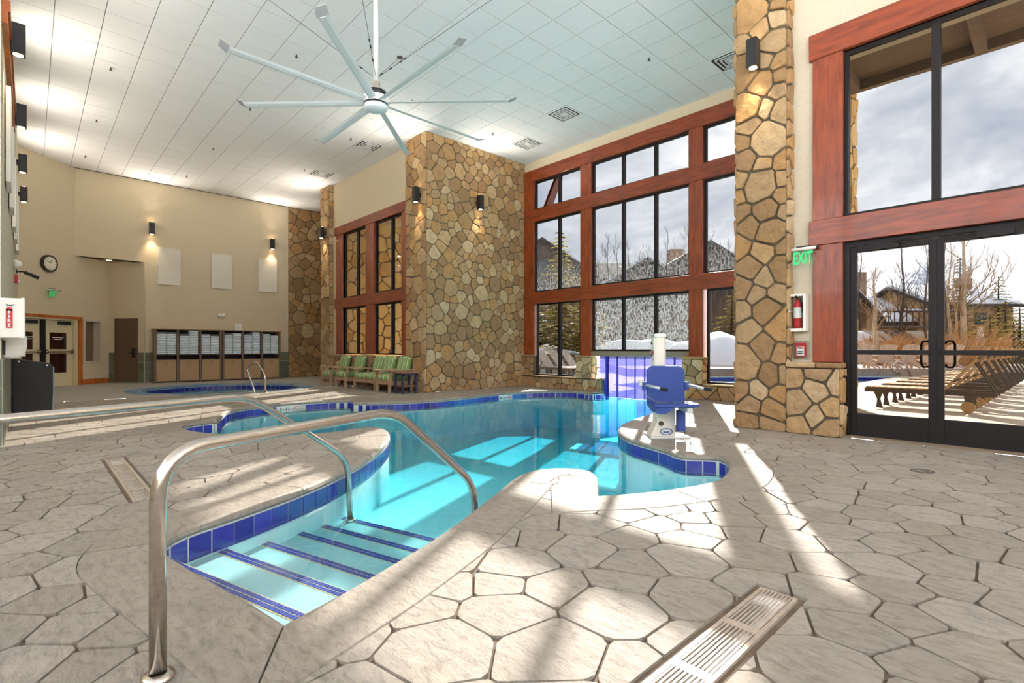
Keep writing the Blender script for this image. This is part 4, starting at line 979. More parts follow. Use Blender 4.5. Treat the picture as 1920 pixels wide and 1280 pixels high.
tmg = tms[0].copy(); tmg.materials.clear(); tmg.materials.append(tw_g)
NTH = ('first', 'second', 'third', 'fourth', 'fifth', 'sixth', 'seventh', 'eighth', 'ninth', 'tenth', 'eleventh', 'twelfth', 'thirteenth', 'fourteenth')
ORD = ('first', 'second', 'third', 'fourth', 'fifth', 'sixth')
for c in range(2):
    x0 = CX0 + c * (CW + .02)
    t = thing('towel_shelf', ('left' if c == 0 else 'right') + ' taupe towel cabinet with canvas hampers below white towels', 'cabinet', (x0, YF, 0), group='towel cabinets')
    MB().box(-.02, -.03, 1.73, CW + .02, .5, 1.76).build('top_board', side_m, t)
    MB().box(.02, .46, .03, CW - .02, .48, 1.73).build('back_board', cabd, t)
    MB().box(.02, .0, .90, CW - .02, .46, .925).build('shelf', cab_m, t); MB().box(.02, 0, .03, CW - .02, .46, .055).build('bottom_board', cab_m, t)
    for i in range(4):
        xc = CW * i / 3; xc = min(max(xc, .03), CW - .03)
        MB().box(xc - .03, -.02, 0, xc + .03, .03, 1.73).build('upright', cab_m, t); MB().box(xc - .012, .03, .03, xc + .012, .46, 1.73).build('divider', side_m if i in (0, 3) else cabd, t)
    for i in range(3):
        a, b = BW * i + .045, BW * (i + 1) - .045
        hp = MB().box(a, -.01, .05, b, .01, .74).build('hamper_front', canvas, t, bev=.008)
        MB().bar((a, -.012, .745), (b, -.012, .745), .02, .02).build('hamper_rail', cab_m, hp)
        cxm = (a + b) / 2; rg = [(cxm + .05 * math.cos(k * PI / 10), -.012, .64 + .05 * math.sin(k * PI / 10)) for k in range(21)]
        MB().tube(rg, .004, 4).bar((cxm - .03, -.012, .61), (cxm + .03, -.012, .67), .012, .003).bar((cxm - .025, -.012, .665), (cxm + .02, -.012, .615), .012, .003).build('emblem', ink_b, hp)
    rg = random.Random(c + 3)
    for i in range(3):
        for s_ in range(2):
            nst = rg.choice((13, 13, 14, 14, 12)); z = .927
            for k in range(nst):
                grey = k == nst - 1 and (c * 3 + i, s_) in ((0, 0), (0, 1), (1, 0), (2, 1), (3, 0), (4, 0))
                o = link('folded_towel', tmg if grey else rg.choice(tms), None, (x0 + BW * i + BW / 2 + (.016, 0, -.016)[i] + (-.137 if s_ == 0 else .137) + rg.uniform(-.003, .003), YF + .045 + rg.uniform(-.008, .012), z), (0, 0, rg.uniform(-.012, .012)))
                tag(o, ('grey' if grey else 'white') + ' folded towel, ' + ('topmost' if k == nst - 1 else NTH[k] + ' from bottom') + ', ' + ('left' if s_ == 0 else 'right') + ' stack of the ' + ORD[c * 3 + i] + ' shelf bay', 'towel', 'folded towels on the shelves'); z += .0562
paper = M('paper_white', (240, 236, 228), rough=.8)
t = thing('notice_card', 'small white notice card standing on top of the towel shelves', 'sign', (5.42, YF + .1, 1.76))
MB().box(-.11, 0, 0, .11, .012, .24).build('card', paper, t); MB().lathe([(.0, 0), (.012, 0)], (0, -.003, .19), 10, axis='y').box(-.07, -.002, .06, .07, 0, .064).box(-.07, -.002, .09, .07, 0, .094).box(-.07, -.002, .12, .07, 0, .124).build('print', M('print_grey', (150, 146, 140), rough=.9), t)
q = ony(416, 591, YT)
t = thing('emergency_light', 'small white emergency light on the far wall above the shelves', 'wall light', (q.x, YT, q.z))
MB().box(-.14, -.07, -.06, .1, 0, .07).build('case', white_p, t, bev=.02); MB().lathe([(.05, -.12), (.055, -.06), (.04, -.03)], (.04, 0, .0), 14, axis='y').build('lamp_head', white_p, t, smooth=True)

# ================================================================== chairs
poly = M('poly_lumber_tan', (170, 140, 110), (154, 124, 96), scale=9, rough=.6, stretch=(1, 1, 1)); navy = M('poly_navy', (40, 44, 74), rough=.55); topm = M('poly_brown', (134, 96, 78), rough=.6)
GC = [(0, (132, 162, 104)), (.16, (214, 216, 182)), (.24, (112, 146, 88)), (.42, (164, 186, 132)), (.52, (224, 226, 200)), (.60, (122, 154, 96)), (.78, (184, 196, 146)), (.88, (110, 142, 86))]
cush = stripe_mat('stripe_green', 1, GC, .20)
def deep_chair(name, label, loc, rz, seats=1, la=True, ra=True, group='green cushioned lounge chairs'):
    """faces -x; seats side by side along y"""
    sw = .56; Wd = sw * seats + .10; t = thing(name, label, 'chair' if seats == 1 else 'loveseat', loc, rz, group)
    for y in (-Wd / 2 + .03, Wd / 2 - .03):
        MB().extr([(-.40, y - .022, 0), (-.335, y - .022, 0), (-.315, y - .022, .26), (-.25, y - .022, .54), (-.33, y - .022, .54), (-.385, y - .022, .28)], (0, .044, 0)).build('leg', poly, t)
        MB().extr([(.22, y - .022, 0), (.29, y - .022, 0), (.33, y - .022, .3), (.47, y - .022, .88), (.40, y - .022, .88), (.25, y - .022, .3)], (0, .044, 0)).build('leg', poly, t)
        MB().extr([(-.36, y - .018, .19), (.30, y - .018, .17), (.30, y - .018, .28), (-.36, y - .018, .30)], (0, .036, 0)).build('side_rail', poly, t)
        MB().box(-.43, y - .055, .54, .34, y + .055, .572).build('armrest', poly, t, bev=.012)
    MB().extr([(-.375, -Wd / 2 + .05, .20), (-.34, -Wd / 2 + .05, .20), (-.34, -Wd / 2 + .05, .31), (-.375, -Wd / 2 + .05, .31)], (0, Wd - .1, 0)).build('front_apron', poly, t)
    for z in (.42, .53, .64, .75, .85): x = .28 + (z - .3) * .24; MB().box(x, -Wd / 2 + .05, z - .04, x + .022, Wd / 2 - .05, z + .04).build('back_slat', poly, t)
    for i in range(6): x = -.33 + i * .11; MB().box(x, -Wd / 2 + .05, .265, x + .085, Wd / 2 - .05, .287).build('seat_slat', poly, t)
    for k in range(seats):
        yc = (k - (seats - 1) / 2) * sw
        MB().pillow(-.09, 0, .37, .66, sw - .015, .17, 8, .42).build('seat_cushion', cush, t, smooth=True, loc=(0, yc, 0))
        MB().pillow(0, 0, 0, .17, sw - .03, .50, 8, .42).build('back_cushion', cush, t, smooth=True, loc=(.235, yc, .66), rot=(0, .22, 0))
    return t
XCc = 6.90
deep_chair('lounge_chair', 'green striped lounge chair nearest the stone chimney, beside the small table', (XCc, 11.70, 0), 0)
deep_chair('lounge_loveseat', 'green striped two-seat lounge between the single chairs', (XCc + .02, 12.74, 0), 0, seats=2)
deep_chair('lounge_chair', 'green striped lounge chair beyond the two-seater', (XCc - .02, 14.10, 0), 0)
deep_chair('lounge_chair', 'green striped lounge chair farthest along the window', (XCc, 15.15, 0), 0)
t = thing('side_table', 'small square side table with navy legs beside the chimney', 'table', (6.80, 11.06, 0), .0)
MB().box(-.25, -.22, .50, .25, .22, .535).build('table_top', topm, t, bev=.006)
MB().box(-.22, -.19, .45, .22, -.165, .50).box(-.22, .165, .45, .22, .19, .50).build('apron', navy, t)
for x in (-.19, .19):
    for y in (-.165, .165): MB().box(x - .025, y - .025, 0, x + .025, y + .025, .50).build('leg', navy, t)
MB().box(-.19, -.165, .17, .19, .165, .195).build('lower_shelf', topm, t)

# ================================================================== pool lift
lg = at(1245, 654, 6.35); lift = thing('pool_lift', 'white and blue pool lift chair standing on the pool edge', 'pool lift', (lg.x, lg.y, 0), YAW - PI / 2)
lw = M('lift_white', (222, 216, 200), rough=.4); lb_ = M('lift_blue', (44, 70, 142), (38, 62, 130), scale=90, rough=.6, bump=.001); lgrey = M('lift_grey', (204, 206, 206), rough=.3, metal=.4)
MB().box(-.19, -.10, 0, .30, .24, .025).build('base_plate', lgrey, lift, bev=.005)
bs = MB().extr([(-.185, -.06, .02), (.125, -.06, .02), (.125, -.06, .40), (-.10, -.06, .40), (-.10, -.06, .20)], (0, .22, 0)).build('base_housing', lw, lift, bev=.012)
MB().lathe([(.03, -.012), (.03, 0)], (-.055, -.062, .185), 12, axis='y').build('knob', M('knob_dark', (70, 60, 44), rough=.5), bs)
ov_m = M('badge_blue', (40, 88, 160), rough=.4)
el = [(.01 + .072 * math.cos(a * PI / 12), -.064, .085 + .038 * math.sin(a * PI / 12)) for a in range(25)]
MB().tube(el, .006, 5).bar((-.03, -.064, .08), (.05, -.064, .08), .004, .016, (0, 0, 1)).build('badge', ov_m, bs)
ms = MB().prism([(-.12, .02), (-.09, .0), (.0, .0), (.03, .02), (.03, .15), (-.12, .15)], .38, 1.26).build('mast', lw, lift, bev=.008)
MB().box(-.122, -.003, 1.24, .032, .153, 1.285).build('mast_cap', lgrey, ms, bev=.01)
MB().box(-.123, .03, .78, -.118, .12, 1.2).build('side_label', M('label_red', (150, 50, 54), (214, 214, 208), scale=8, rough=.5, lo=.45, hi=.5), ms)
MB().lathe([(.012, -.02), (.012, 0)], (-.12, .08, 1.17), 8, axis='x').lathe([(.012, -.02), (.012, 0)], (-.12, .08, 1.02), 8, axis='x').build('bolt', black_m, ms)
def rrect(x0, z0, x1, z1, r, y): 
    P = []
    for cx, cz, a0 in ((x1 - r, z1 - r, 0), (x0 + r, z1 - r, PI / 2), (x0 + r * .4, z0 + r * .4, PI), (x1 - r * .4, z0 + r * .4, 1.5 * PI)):
        rr_ = r if cz > (z0 + z1) / 2 else r * .4
        for k in range(6): a = a0 + PI / 2 * k / 5; P.append((cx + rr_ * math.cos(a), y, cz + rr_ * math.sin(a)))
    return P
MB().extr(rrect(-.24, .43, .21, .895, .085, -.14), (0, .07, 0)).build('seat_back', lb_, lift, bev=.012)
MB().extr([(-.25, -.48, .42), (.30, -.40, .42), (.30, -.09, .42), (-.25, -.12, .42)], (0, 0, .04)).build('seat', lb_, lift, bev=.012)
MB().extr([(-.26, -.45, .44), (-.20, -.45, .35), (-.10, -.45, .35), (-.02, -.45, .42)], (0, .3, 0)).build('seat_skirt', lb_, lift)
for sx, x in ((-1, -.24), (1, .21)):
    MB().box(min(x, x + sx * .05), -.15, .60, max(x, x + sx * .05), -.07, .70).build('arm_bracket', lb_, lift, bev=.004)
    e_ = Vector((x + sx * .03 + .17, -.42, .625)); s0 = Vector((x + sx * .03, -.12, .665))
    am = MB().tube([s0, e_], .017, 10).build('armrest', lgrey, lift, smooth=True); MB().tube([e_ - (e_ - s0) * .22, e_ + (e_ - s0) * .04], .021, 10).build('grip', black_m, am)
MB().box(.12, -.16, .10, .215, -.08, .36).build('footrest_panel', lb_, lift, bev=.005)
MB().box(.14, -.44, .36, .20, -.10, .415).build('frame_tube', lgrey, lift)
MB().tube([(.22, -.1, .36), (.225, -.1, .05), (.2, -.1, .03)], .006, 6).build('cable', black_m, lift)
MB().box(-.345, -.14, .645, -.30, -.10, .73).build('hand_control', lgrey, lift, bev=.012)
pts = [(-.32, -.13, .65), (-.31, -.18, .59), (-.25, -.25, .52), (-.18, -.28, .475)]
cd = [(-.18 + .38 * i / 60, -.28 + .01 * math.sin(i * 1.3), .472 - .012 * math.sin(PI * i / 60) + .008 * math.cos(i * 1.3)) for i in range(61)]
MB().tube(pts + cd, .005, 5).build('control_cord', M('cord_grey', (120, 116, 110), rough=.6), lift)

# ================================================================== left side: bin, fire box, signs
t = thing('trash_bin', 'black slant-topped bin against the left wall', 'bin', (XL + .03, 11.5, 0))
bd = MB().extr([(0, 0, .01), (.48, 0, .01), (.50, 0, .80), (.47, 0, .85), (.02, 0, .945), (0, 0, .945)], (0, .55, 0)).build('bin_body', M('bin_black', (44, 44, 46), rough=.7, bump=.001, bscale=200, c2=(36, 36, 38), scale=100), t, bev=.02)
MB().box(.49, -.004, .02, .508, .02, .80).build('edge_trim', M('trim_grey', (130, 138, 146), rough=.4), t)
for x, z in ((.08, .90), (.42, .83)): MB().lathe([(.014, -.006), (.016, 0)], (x, 0, z), 12, axis='y').build('rivet', steel, bd)
fc = thing('fire_cabinet', 'white fire extinguisher cabinet on the left wall with red FIRE label', 'fire cabinet', (XL, YL - .02, 0))
yy = -.30
MB().box(-.03, yy, 1.22, .19, yy + .30, 1.66).build('case', white_p, fc, bev=.015)
MB().box(.165, yy - .015, 1.215, .20, yy + .30, 1.668).build('door', white_p, fc, bev=.012)
redm = M('fire_red', (196, 30, 40), rough=.4)
lbp = MB().box(.045, yy - .004, 1.33, .10, yy, 1.535).lathe([(.027, -.004), (.027, 0)], (.0725, yy, 1.535), 14, axis='y').build('fire_label', redm, fc)
text('F\nI\nR\nE', .05, white_paint, 'lettering', lbp, (.0725, yy - .006, 1.43), (PI / 2, 0, 0), spacing=.9, bold=True)
MB().bar((.05, yy - .003, 1.575), (.115, yy - .003, 1.59), .01, .006).bar((.045, yy - .003, 1.59), (.10, yy - .003, 1.575), .008, .006).build('handle_mark', black_m, fc)
t = thing('towel_dispenser', 'white rounded paper towel dispenser below the fire cabinet', 'dispenser', (XL, YL + .25, 0))
MB().extr([(0, 0, 1.0), (.10, 0, .98), (.19, 0, 1.02), (.215, 0, 1.12), (.215, 0, 1.26), (0, 0, 1.28)], (0, .28, 0)).build('cover', white_p, t, bev=.03); MB().box(-.0, -.004, 1.03, .03, 0, 1.2).build('side_slot', black_m, t)
t = thing('fire_sign', 'small white notice with red hose symbol beside the cream doors', 'sign', (XL, 11.2, 0))
MB().box(.0, 0, .98, .19, .02, 1.36).build('board', white_paint, t); s2 = MB().box(.03, -.004, 1.06, .13, 0, 1.31).build('red_field', redm, t); MB().extr([(.055, -.008, 1.13), (.08, -.008, 1.10), (.105, -.008, 1.13), (.08, -.008, 1.14)], (0, .004, 0)).box(.05, -.008, 1.16, .11, -.004, 1.175).box(.05, -.008, 1.20, .11, -.004, 1.215).box(.05, -.008, 1.24, .11, -.004, 1.255).build('symbol', white_paint, s2)
q = ang(.87, 0, 3.55)
t = thing('wall_clock', 'round black-rimmed wall clock on the angled wall', 'clock', tuple(q), PI / 4)
rg = [(.235 * math.cos(a * PI / 16), -.035, .235 * math.sin(a * PI / 16)) for a in range(33)]
MB().lathe([(.245, -.07), (.245, 0)], n=36, axis='y').build('clock_body', M('clock_rim', (56, 48, 42), rough=.5), t); 
MB().lathe([(.19, -.075), (.19, -.066)], n=36, axis='y').build('dial', M('clock_dial', (238, 230, 212), rough=.5), t)
mb = MB()
for k in range(12): a = k * PI / 6; mb.bar((.15 * math.sin(a), -.078, .15 * math.cos(a)), (.175 * math.sin(a), -.078, .175 * math.cos(a)), .004, .014, (0, 1, 0) if False else (math.cos(a), 0, -math.sin(a)))
mb.build('hour_mark', ink, t)
MB().bar((0, -.08, 0), (.02, -.08, .10), .004, .014, (1, 0, 0)).build('hour_hand', ink, t); MB().bar((0, -.082, 0), (-.12, -.082, .07), .004, .009, (0, 0, 1)).build('minute_hand', ink, t)
green = M('exit_green', (20, 190, 100), rough=.4, emit=.5)
acryl = glass_mat('acrylic_clear', tint=(.95, .97, .96))
def exit_sign(p, rz, label, w_=.32, s=1.0):
    t = thing('exit_sign', label, 'exit sign', p, rz)
    MB().tube([(-w_ * .62 * s, -.10, .13 * s), (w_ * .62 * s, -.10, .13 * s)], .022, 10).build('lamp_bar', white_p, t, smooth=True)
    MB().tube([(w_ * .60 * s, -.10, .13 * s), (w_ * .66 * s, -.10, .13 * s)], .026, 10).build('end_cap', black_m, t)
    MB().box(-.08, -.1, .135 * s, .08, 0, .17 * s).build('mount', black_m, t)
    MB().box(-w_ / 2 * s, -.104, -.10 * s, w_ / 2 * s, -.098, .12 * s).build('acrylic_panel', acryl, t)
    xt = text('EXIT', .22 * s, green, 'lettering', t, (0, -.107, .005), (PI / 2, 0, 0), bold=True); xt.scale = (.52, 1, 1)
exit_sign(tuple(ang(.82, 0, 2.67)), PI / 4, 'green EXIT sign above the cream double doors')
q = onx(1503, 484, XA - .1); exit_sign((XA, q.y - .015, q.z - .01), -PI / 2, 'green EXIT sign beside the tall stone pier at right', .27)
t = thing('security_camera', 'dark security camera on an arm at the left wall', 'camera', (XL, 17.0, 2.95))
MB().lathe([(.05, 0), (.05, .02)], n=12, axis='x').tube([(.02, 0, 0), (.12, 0, .01), (.17, 0, -.02)], .02, 8).build('arm', black_m, t); MB().bar((.15, -.02, -.01), (.40, -.05, -.13), .09, .08).build('camera_body', black_m, t, bev=.01)
t = thing('alarm_strobe', 'small red fire strobe on the left wall under the camera', 'alarm', (XL, 14.8, 2.55)); MB().box(0, -.06, -.08, .06, .06, .08).build('case', redm, t, bev=.008); MB().box(.06, -.03, -.07, .085, .03, -.02).build('lens', white_p, t)
t = thing('smoke_dome', 'round white detector dome on the left wall', 'detector', (XL, 14.3, 2.8)); MB().lathe([(.09, 0), (.09, .05), (.06, .11), (.0, .13)], n=20, axis='x').build('dome', white_p, t, smooth=True)

# ================================================================== right side: extinguisher, alarm
y0, y1 = onx(1481, 600, XA).y, onx(1516, 600, XA).y; z1_, z0_ = onx(1498, 552, XA).z, onx(1498, 622, XA).z
yc, zc = (y0 + y1) / 2, (z0_ + z1_) / 2; hw, hh = (y0 - y1) / 2, (z1_ - z0_) / 2
t = thing('extinguisher_cabinet', 'white rounded extinguisher cabinet with clear front on the right wall', 'fire cabinet', (XA, yc, zc), -PI / 2)
mb = MB()
for a, b, c, d in ((-hw, -hw + .035, -hh, hh), (hw - .035, hw, -hh, hh), (-hw + .035, hw - .035, -hh, -hh + .045), (-hw + .035, hw - .035, hh - .035, hh)): mb.box(a, -.12, c, b, 0, d)
mb.build('frame', white_p, t, bev=.012); MB().box(-hw + .035, -.004, -hh + .045, hw - .035, 0, hh - .035).build('backing', M('cab_back', (196, 190, 182), rough=.7), t)
MB().box(-hw + .035, -.114, -hh + .045, hw - .035, -.110, hh - .035).build('pane', acryl, t)
t = thing('fire_extinguisher', 'red fire extinguisher with white label inside the clear cabinet', 'extinguisher', (XA - .055, yc, zc - hh + .05), -PI / 2)
MB().lathe([(.0, 0), (.045, .0), (.048, .01), (.048, .28), (.04, .33), (.018, .36), (.018, .38), (.0, .38)], n=20).build('cylinder', redm, t, smooth=True)
MB().lathe([(.0488, .13), (.0488, .27)], n=20, caps=False).build('label_sleeve', white_paint, t); MB().bar((0, .0, .39), (0, -.07, .42), .02, .012).bar((0, .0, .385), (0, -.06, .39), .02, .008).tube([(0.03, 0, .38), (.05, 0, .34), (.055, 0, .2)], .008, 6).build('handle', black_m, t)
q = onx(1503, 656, XA)
t = thing('fire_alarm_pull', 'red fire alarm pull station under a clear cover', 'alarm', (XA, q.y, q.z), -PI / 2)
MB().box(-.095, -.015, -.125, .095, 0, .125).build('cover_base', M('clear_grey', (150, 144, 132), rough=.3), t, bev=.01); bx = MB().box(-.06, -.05, -.09, .06, -.015, .09).build('pull_box', redm, t, bev=.004)
MB().box(-.045, -.054, -.075, .045, -.05, .05).build('lever_plate', white_paint, bx); MB().box(-.065, -.056, .07, .065, -.05, .095).build('top_strip', redm, bx); text('FIRE', .042, redm, 'lettering', bx, (0, -.056, .03), (PI / 2, 0, 0), bold=True); MB().box(-.03, -.06, -.03, .03, -.054, -.015).box(-.03, -.06, -.055, .03, -.054, -.04).build('lever', black_m, bx)
MB().box(-.09, -.075, -.115, .09, -.07, .115).build('clear_cover', acryl, t)

# ================================================================== blue swim-through curtain
vin = bpy.data.materials.new('vinyl_blue'); vin.use_nodes = True; nt = vin.node_tree; nt.nodes.clear(); N = nt.nodes.new
o_ = N('ShaderNodeOutputMaterial'); tr_n = N('ShaderNodeBsdfTransparent'); tr_n.inputs[0].default_value = (.55 * GLASS_T, .55 * GLASS_T, 1.0 * GLASS_T, 1); tl_n = N('ShaderNodeBsdfTranslucent'); tl_n.inputs[0].default_value = (.22 * GLASS_T, .22 * GLASS_T, .85 * GLASS_T, 1); gl_n = N('ShaderNodeBsdfGlossy'); gl_n.inputs['Roughness'].default_value = .08  # vinyl colours darkened by the added pane tint to match the outside view
m1 = N('ShaderNodeMixShader'); m1.inputs[0].default_value = .45; m2 = N('ShaderNodeMixShader'); m2.inputs[0].default_value = .08
nt.links.new(tr_n.outputs[0], m1.inputs[1]); nt.links.new(tl_n.outputs[0], m1.inputs[2]); nt.links.new(m1.outputs[0], m2.inputs[1]); nt.links.new(gl_n.outputs[0], m2.inputs[2]); nt.links.new(m2.outputs[0], o_.inputs[0])
cu = thing('strip_curtain', 'translucent blue vinyl curtain at the swim-through under the bay window', 'curtain', (XB - .02, 0, 0))
for k in range(9):
    y0 = 5.70 + k * .262; mb = MB(); m = 8
    for i in range(m + 1):
        for z in (.915, .4, -.12):
            mb.v.append((.02 * math.sin(k * 2.1 + i * .5) * (1 if z < .9 else .2) + (.015 if k % 2 else 0), y0 + .30 * i / m, z))
    for i in range(m):
        for j in range(2): mb.f.append((i * 3 + j, i * 3 + j + 1, (i + 1) * 3 + j + 1, (i + 1) * 3 + j))
    mb.build('vinyl_strip', vin, cu, smooth=True)
blue_p = M('pipe_blue', (40, 52, 170), rough=.4)
for y in (7.86, 5.74): MB().box(-.03, y - .03, -.2, .03, y + .03, .91).build('guide_post', blue_p, cu)
# ================================================================== outside
patio_m = M('patio_concrete', (206, 190, 168), (180, 164, 142), scale=2.5, detail=9, rough=.8, bump=.003, bscale=30)
OP = [(XB + .6, 5.68), (12.6, 5.1), (19.4, 4.45), (25.6, 4.4), (24.2, 5.75), (20.0, 9.6), (13.4, 9.6), (12.6, 8.2), (XB + .6, 7.95)]
if area(OP) < 0: OP.reverse()
ON = normals(OP)
V, F_ = tri([(XA + .3, -14), (40, -14), (40, 34), (XA + .3, 34)], [OP, [(XA + .29, 2.86), (XB + .6, 2.86), (XB + .6, 11.6), (XA + .29, 11.6)]])
mb = MB(); mb.v = [(v[0], v[1], -.02) for v in V]; mb.f = [tuple(f) for f in F_]
ground = struct('ground_patio', mb, patio_m, 'sunlit concrete patio outside the doors', 'patio')
op = thing('outdoor_pool', 'outdoor pool seen through the glass doors', 'pool', (0, 0, 0), kind='structure')
mb = MB().prism(OP, -1.1, -1.0); mb.build('pool_floor', pool_plaster, op)
mb = MB()
for i in range(len(OP)):
    p, q = OP[i], OP[(i + 1) % len(OP)]
    if p[0] < 11.5 and q[0] < 11.5: continue
    b = len(mb.v); mb.v += [(p[0], p[1], -.02), (q[0], q[1], -.02), (q[0], q[1], -1.05), (p[0], p[1], -1.05)]; mb.f.append((b, b + 1, b + 2, b + 3))
mb.build('pool_wall', pool_plaster, op)
mb = MB()
for i in range(len(OP)):
    p, q = Vector(OP[i]), Vector(OP[(i + 1) % len(OP)])
    if p.x < 11.5 and q.x < 11.5: continue
    d = (q - p).normalized(); nn = Vector((d.y, -d.x)); a, b_ = p - nn * .01, q - nn * .01
    mb.extr([(a.x, a.y, -.26), (b_.x, b_.y, -.26), (b_.x, b_.y, -.05), (a.x, a.y, -.05)], (nn.x * .02, nn.y * .02, 0))
mb.build('tile_band', tile_blue, op)
water_body('outdoor_water', OP, ON, .01, -1.4, 'steaming blue water of the outdoor pool')
# retaining wall and raised terrace
rw = [Vector((23.6, 6.4)), Vector((28.6, 1.4))]; rd_ = (rw[1] - rw[0]).normalized(); rn = Vector((-rd_.y, rd_.x)); rn = rn if rn.dot(Vector((Fv.x, Fv.y))) > 0 else -rn
tag(MB().prism([tuple(p) for p in (rw[0] - rd_ * 8, rw[1] + rd_ * 14, rw[1] + rd_ * 14 + rn * 9, rw[0] - rd_ * 8 + rn * 9)], -.1, .29).build('ground_terrace', M('terrace_concrete', (168, 150, 138), (150, 132, 120), scale=3, rough=.8)), 'raised terrace wall behind the outdoor pool', 'terrace', kind='structure')

# eaves over the windows
eave_m = M('eave_boards', (120, 98, 76), (96, 78, 60), scale=4, rough=.8, stretch=(4, .5, 1))
struct('roof_eave_bay', MB().box(XB + .28, 2.2, 6.46, XB + 1.1, 11.9, 6.62).box(XB + 1.04, 2.2, 6.42, XB + 1.12, 11.9, 6.72), eave_m, 'brown roof eave outside above the bay window', 'eave')
struct('roof_eave_door', MB().box(XA + .3, -6.0, 5.12, XA + 1.62, 2.58, 5.26).box(XA + 1.58, -6.0, 4.98, XA + 1.68, 2.58, 5.30), eave_m, 'brown roof eave outside above the glass doors', 'eave')
for k in range(5): tag(MB().box(XA + .32, 2.0 - k * 1.4, 4.96, XA + 1.56, 2.12 - k * 1.4, 5.12).build('eave_rafter', eave_m), ('first', 'second', 'third', 'fourth', 'fifth')[k] + ' brown rafter under the eave outside, counted from the stone pier', 'rafter', 'rafters under the door eave')
br = thing('timber_brace', 'curved brown timber brace under the eave at the left of the bay window', 'brace', (XB + .3, 10.4, 5.2))
MB().extr([(0, -.06, -.35), (.18, -.06, -.3), (.32, -.06, .1), (.62, -.06, .75), (.78, -.06, 1.2), (.62, -.06, 1.2), (.42, -.06, .85), (.05, -.06, .1)], (0, .12, 0)).build('brace_arm', wood, br); MB().box(0, -.06, 1.05, .8, .06, 1.2).build('brace_beam', wood, br)

# ---- loungers
lw_m = M('lounger_wood', (190, 156, 112), (160, 126, 84), scale=8, rough=.7); ld_m = M('lounger_dark', (74, 62, 54), rough=.6)
def lounger(label, loc, rz, m1_, m2_, back=.95, wheels=True, group='patio loungers'):
    """foot at -y, head at +y"""
    t = thing('patio_lounger', label, 'lounger', loc, rz, group)
    for x in (-.30, .30):
        MB().box(x - .025, -.95, .29, x + .025, .95, .37).build('side_rail', m2_, t)
        MB().extr([(x - .03, -.80, .30), (x - .03, -.66, .30), (x - .03, -.70, .15), (x - .03, -.66, 0), (x - .03, -.76, 0), (x - .03, -.74, .15)], (.06, 0, 0)).build('leg', m2_, t)
        MB().extr([(x - .03, .52, .30), (x - .03, .66, .30), (x - .03, .62, .1), (x - .03, .54, .1)], (.06, 0, 0)).build('leg', m2_, t)
        if wheels: MB().lathe([(.0, -.03), (.09, -.03), (.1, -.015), (.1, .015), (.09, .03), (.0, .03)], (x + math.copysign(.06, x), .58, .10), 18, axis='x').build('wheel', lw_m, t)
        else: MB().box(x - .03, .52, 0, x + .03, .62, .12).build('leg', m2_, t)
    for i in range(11): y = -.93 + i * .105; MB().box(-.30, y, .37, .30, y + .085, .392).build('seat_slat', m1_, t)
    a = math.radians(52); c, s_ = math.cos(a), math.sin(a)
    for i in range(6): x = -.27 + i * .108; MB().bar((x, .24, .39), (x, .24 + back * c, .39 + back * s_), .088, .022, (0, -s_, c)).build('back_slat', m1_, t)
    for k in (.25, .8): MB().bar((-.31, .25 + back * k * c, .37 + back * k * s_), (.31, .25 + back * k * c, .37 + back * k * s_), .06, .03, (0, -s_, c)).build('back_rail', m2_, t)
    for x in (-.22, .22): MB().bar((x, .25 + back * .7 * c, .36 + back * .7 * s_), (x, .92, .36), .045, .03).build('back_prop', m2_, t)
    return t
cnt_n = ('nearest', 'second', 'third', 'fourth', 'fifth', 'sixth', 'seventh', 'eighth', 'ninth')
for k in range(9): lounger(cnt_n[k] + ' brown wooden lounger in the row outside the doors', (12.25 + k * 1.3, 1.62 - k * .02, -.02), PI, lw_m, ld_m)
lt_m = M('lounger_pale', (196, 184, 172), (176, 164, 150), scale=9, rough=.7); lt_d = M('lounger_grey', (110, 106, 104), rough=.7)
for k, (px, t_) in enumerate(((1040, 21.0), (1062, 21.6), (1084, 22.4))):
    p = at(px, 654, t_); lounger(('left', 'middle', 'right')[k] + ' pale lounger seen through the left bay pane', (p.x, p.y, -.02), YAW - PI / 2 + .9, lt_m, lt_d, .85, False)
ts = at(1068, 654, 19.5); t = thing('patio_table', 'small low table by the pale loungers outside', 'table', (ts.x, ts.y, -.02)); MB().box(-.3, -.3, .38, .3, .3, .42).build('table_top', lt_m, t)
for x in (-.25, .25):
    for y in (-.25, .25): MB().box(x - .03, y - .03, 0, x + .03, y + .03, .38).build('leg', lt_d, t)
# ---- adirondack chairs on the terrace, backs to the viewer
ad_m = M('adirondack_wood', (220, 196, 176), (200, 174, 154), scale=7, rough=.75)
def adirondack(label, loc, rz):
    t = thing('adirondack_chair', label, 'chair', loc, rz, 'adirondack chairs on the terrace')
    for i in range(6): x = -.26 + i * .104; MB().bar((x, -.05, .25), (x * 1.15, -.35, 1.0 - .02 * abs(i - 2.5)), .092, .02, (0, 1, 0)).build('back_slat', ad_m, t)
    for i in range(4): y = .0 + i * .12; MB().box(-.29, y, .28 + i * .025, .29, y + .1, .30 + i * .025).build('seat_slat', ad_m, t)
    for x in (-.36, .36):
        MB().box(x - .08, -.25, .53, x + .08, .48, .555).build('armrest', ad_m, t); MB().box(x - .04, .38, 0, x + .04, .45, .53).build('leg', ad_m, t); MB().extr([(x - .02, -.40, 0), (x - .02, -.28, 0), (x - .02, .42, .26), (x - .02, .42, .38)], (.04, 0, 0)).build('leg', ad_m, t)
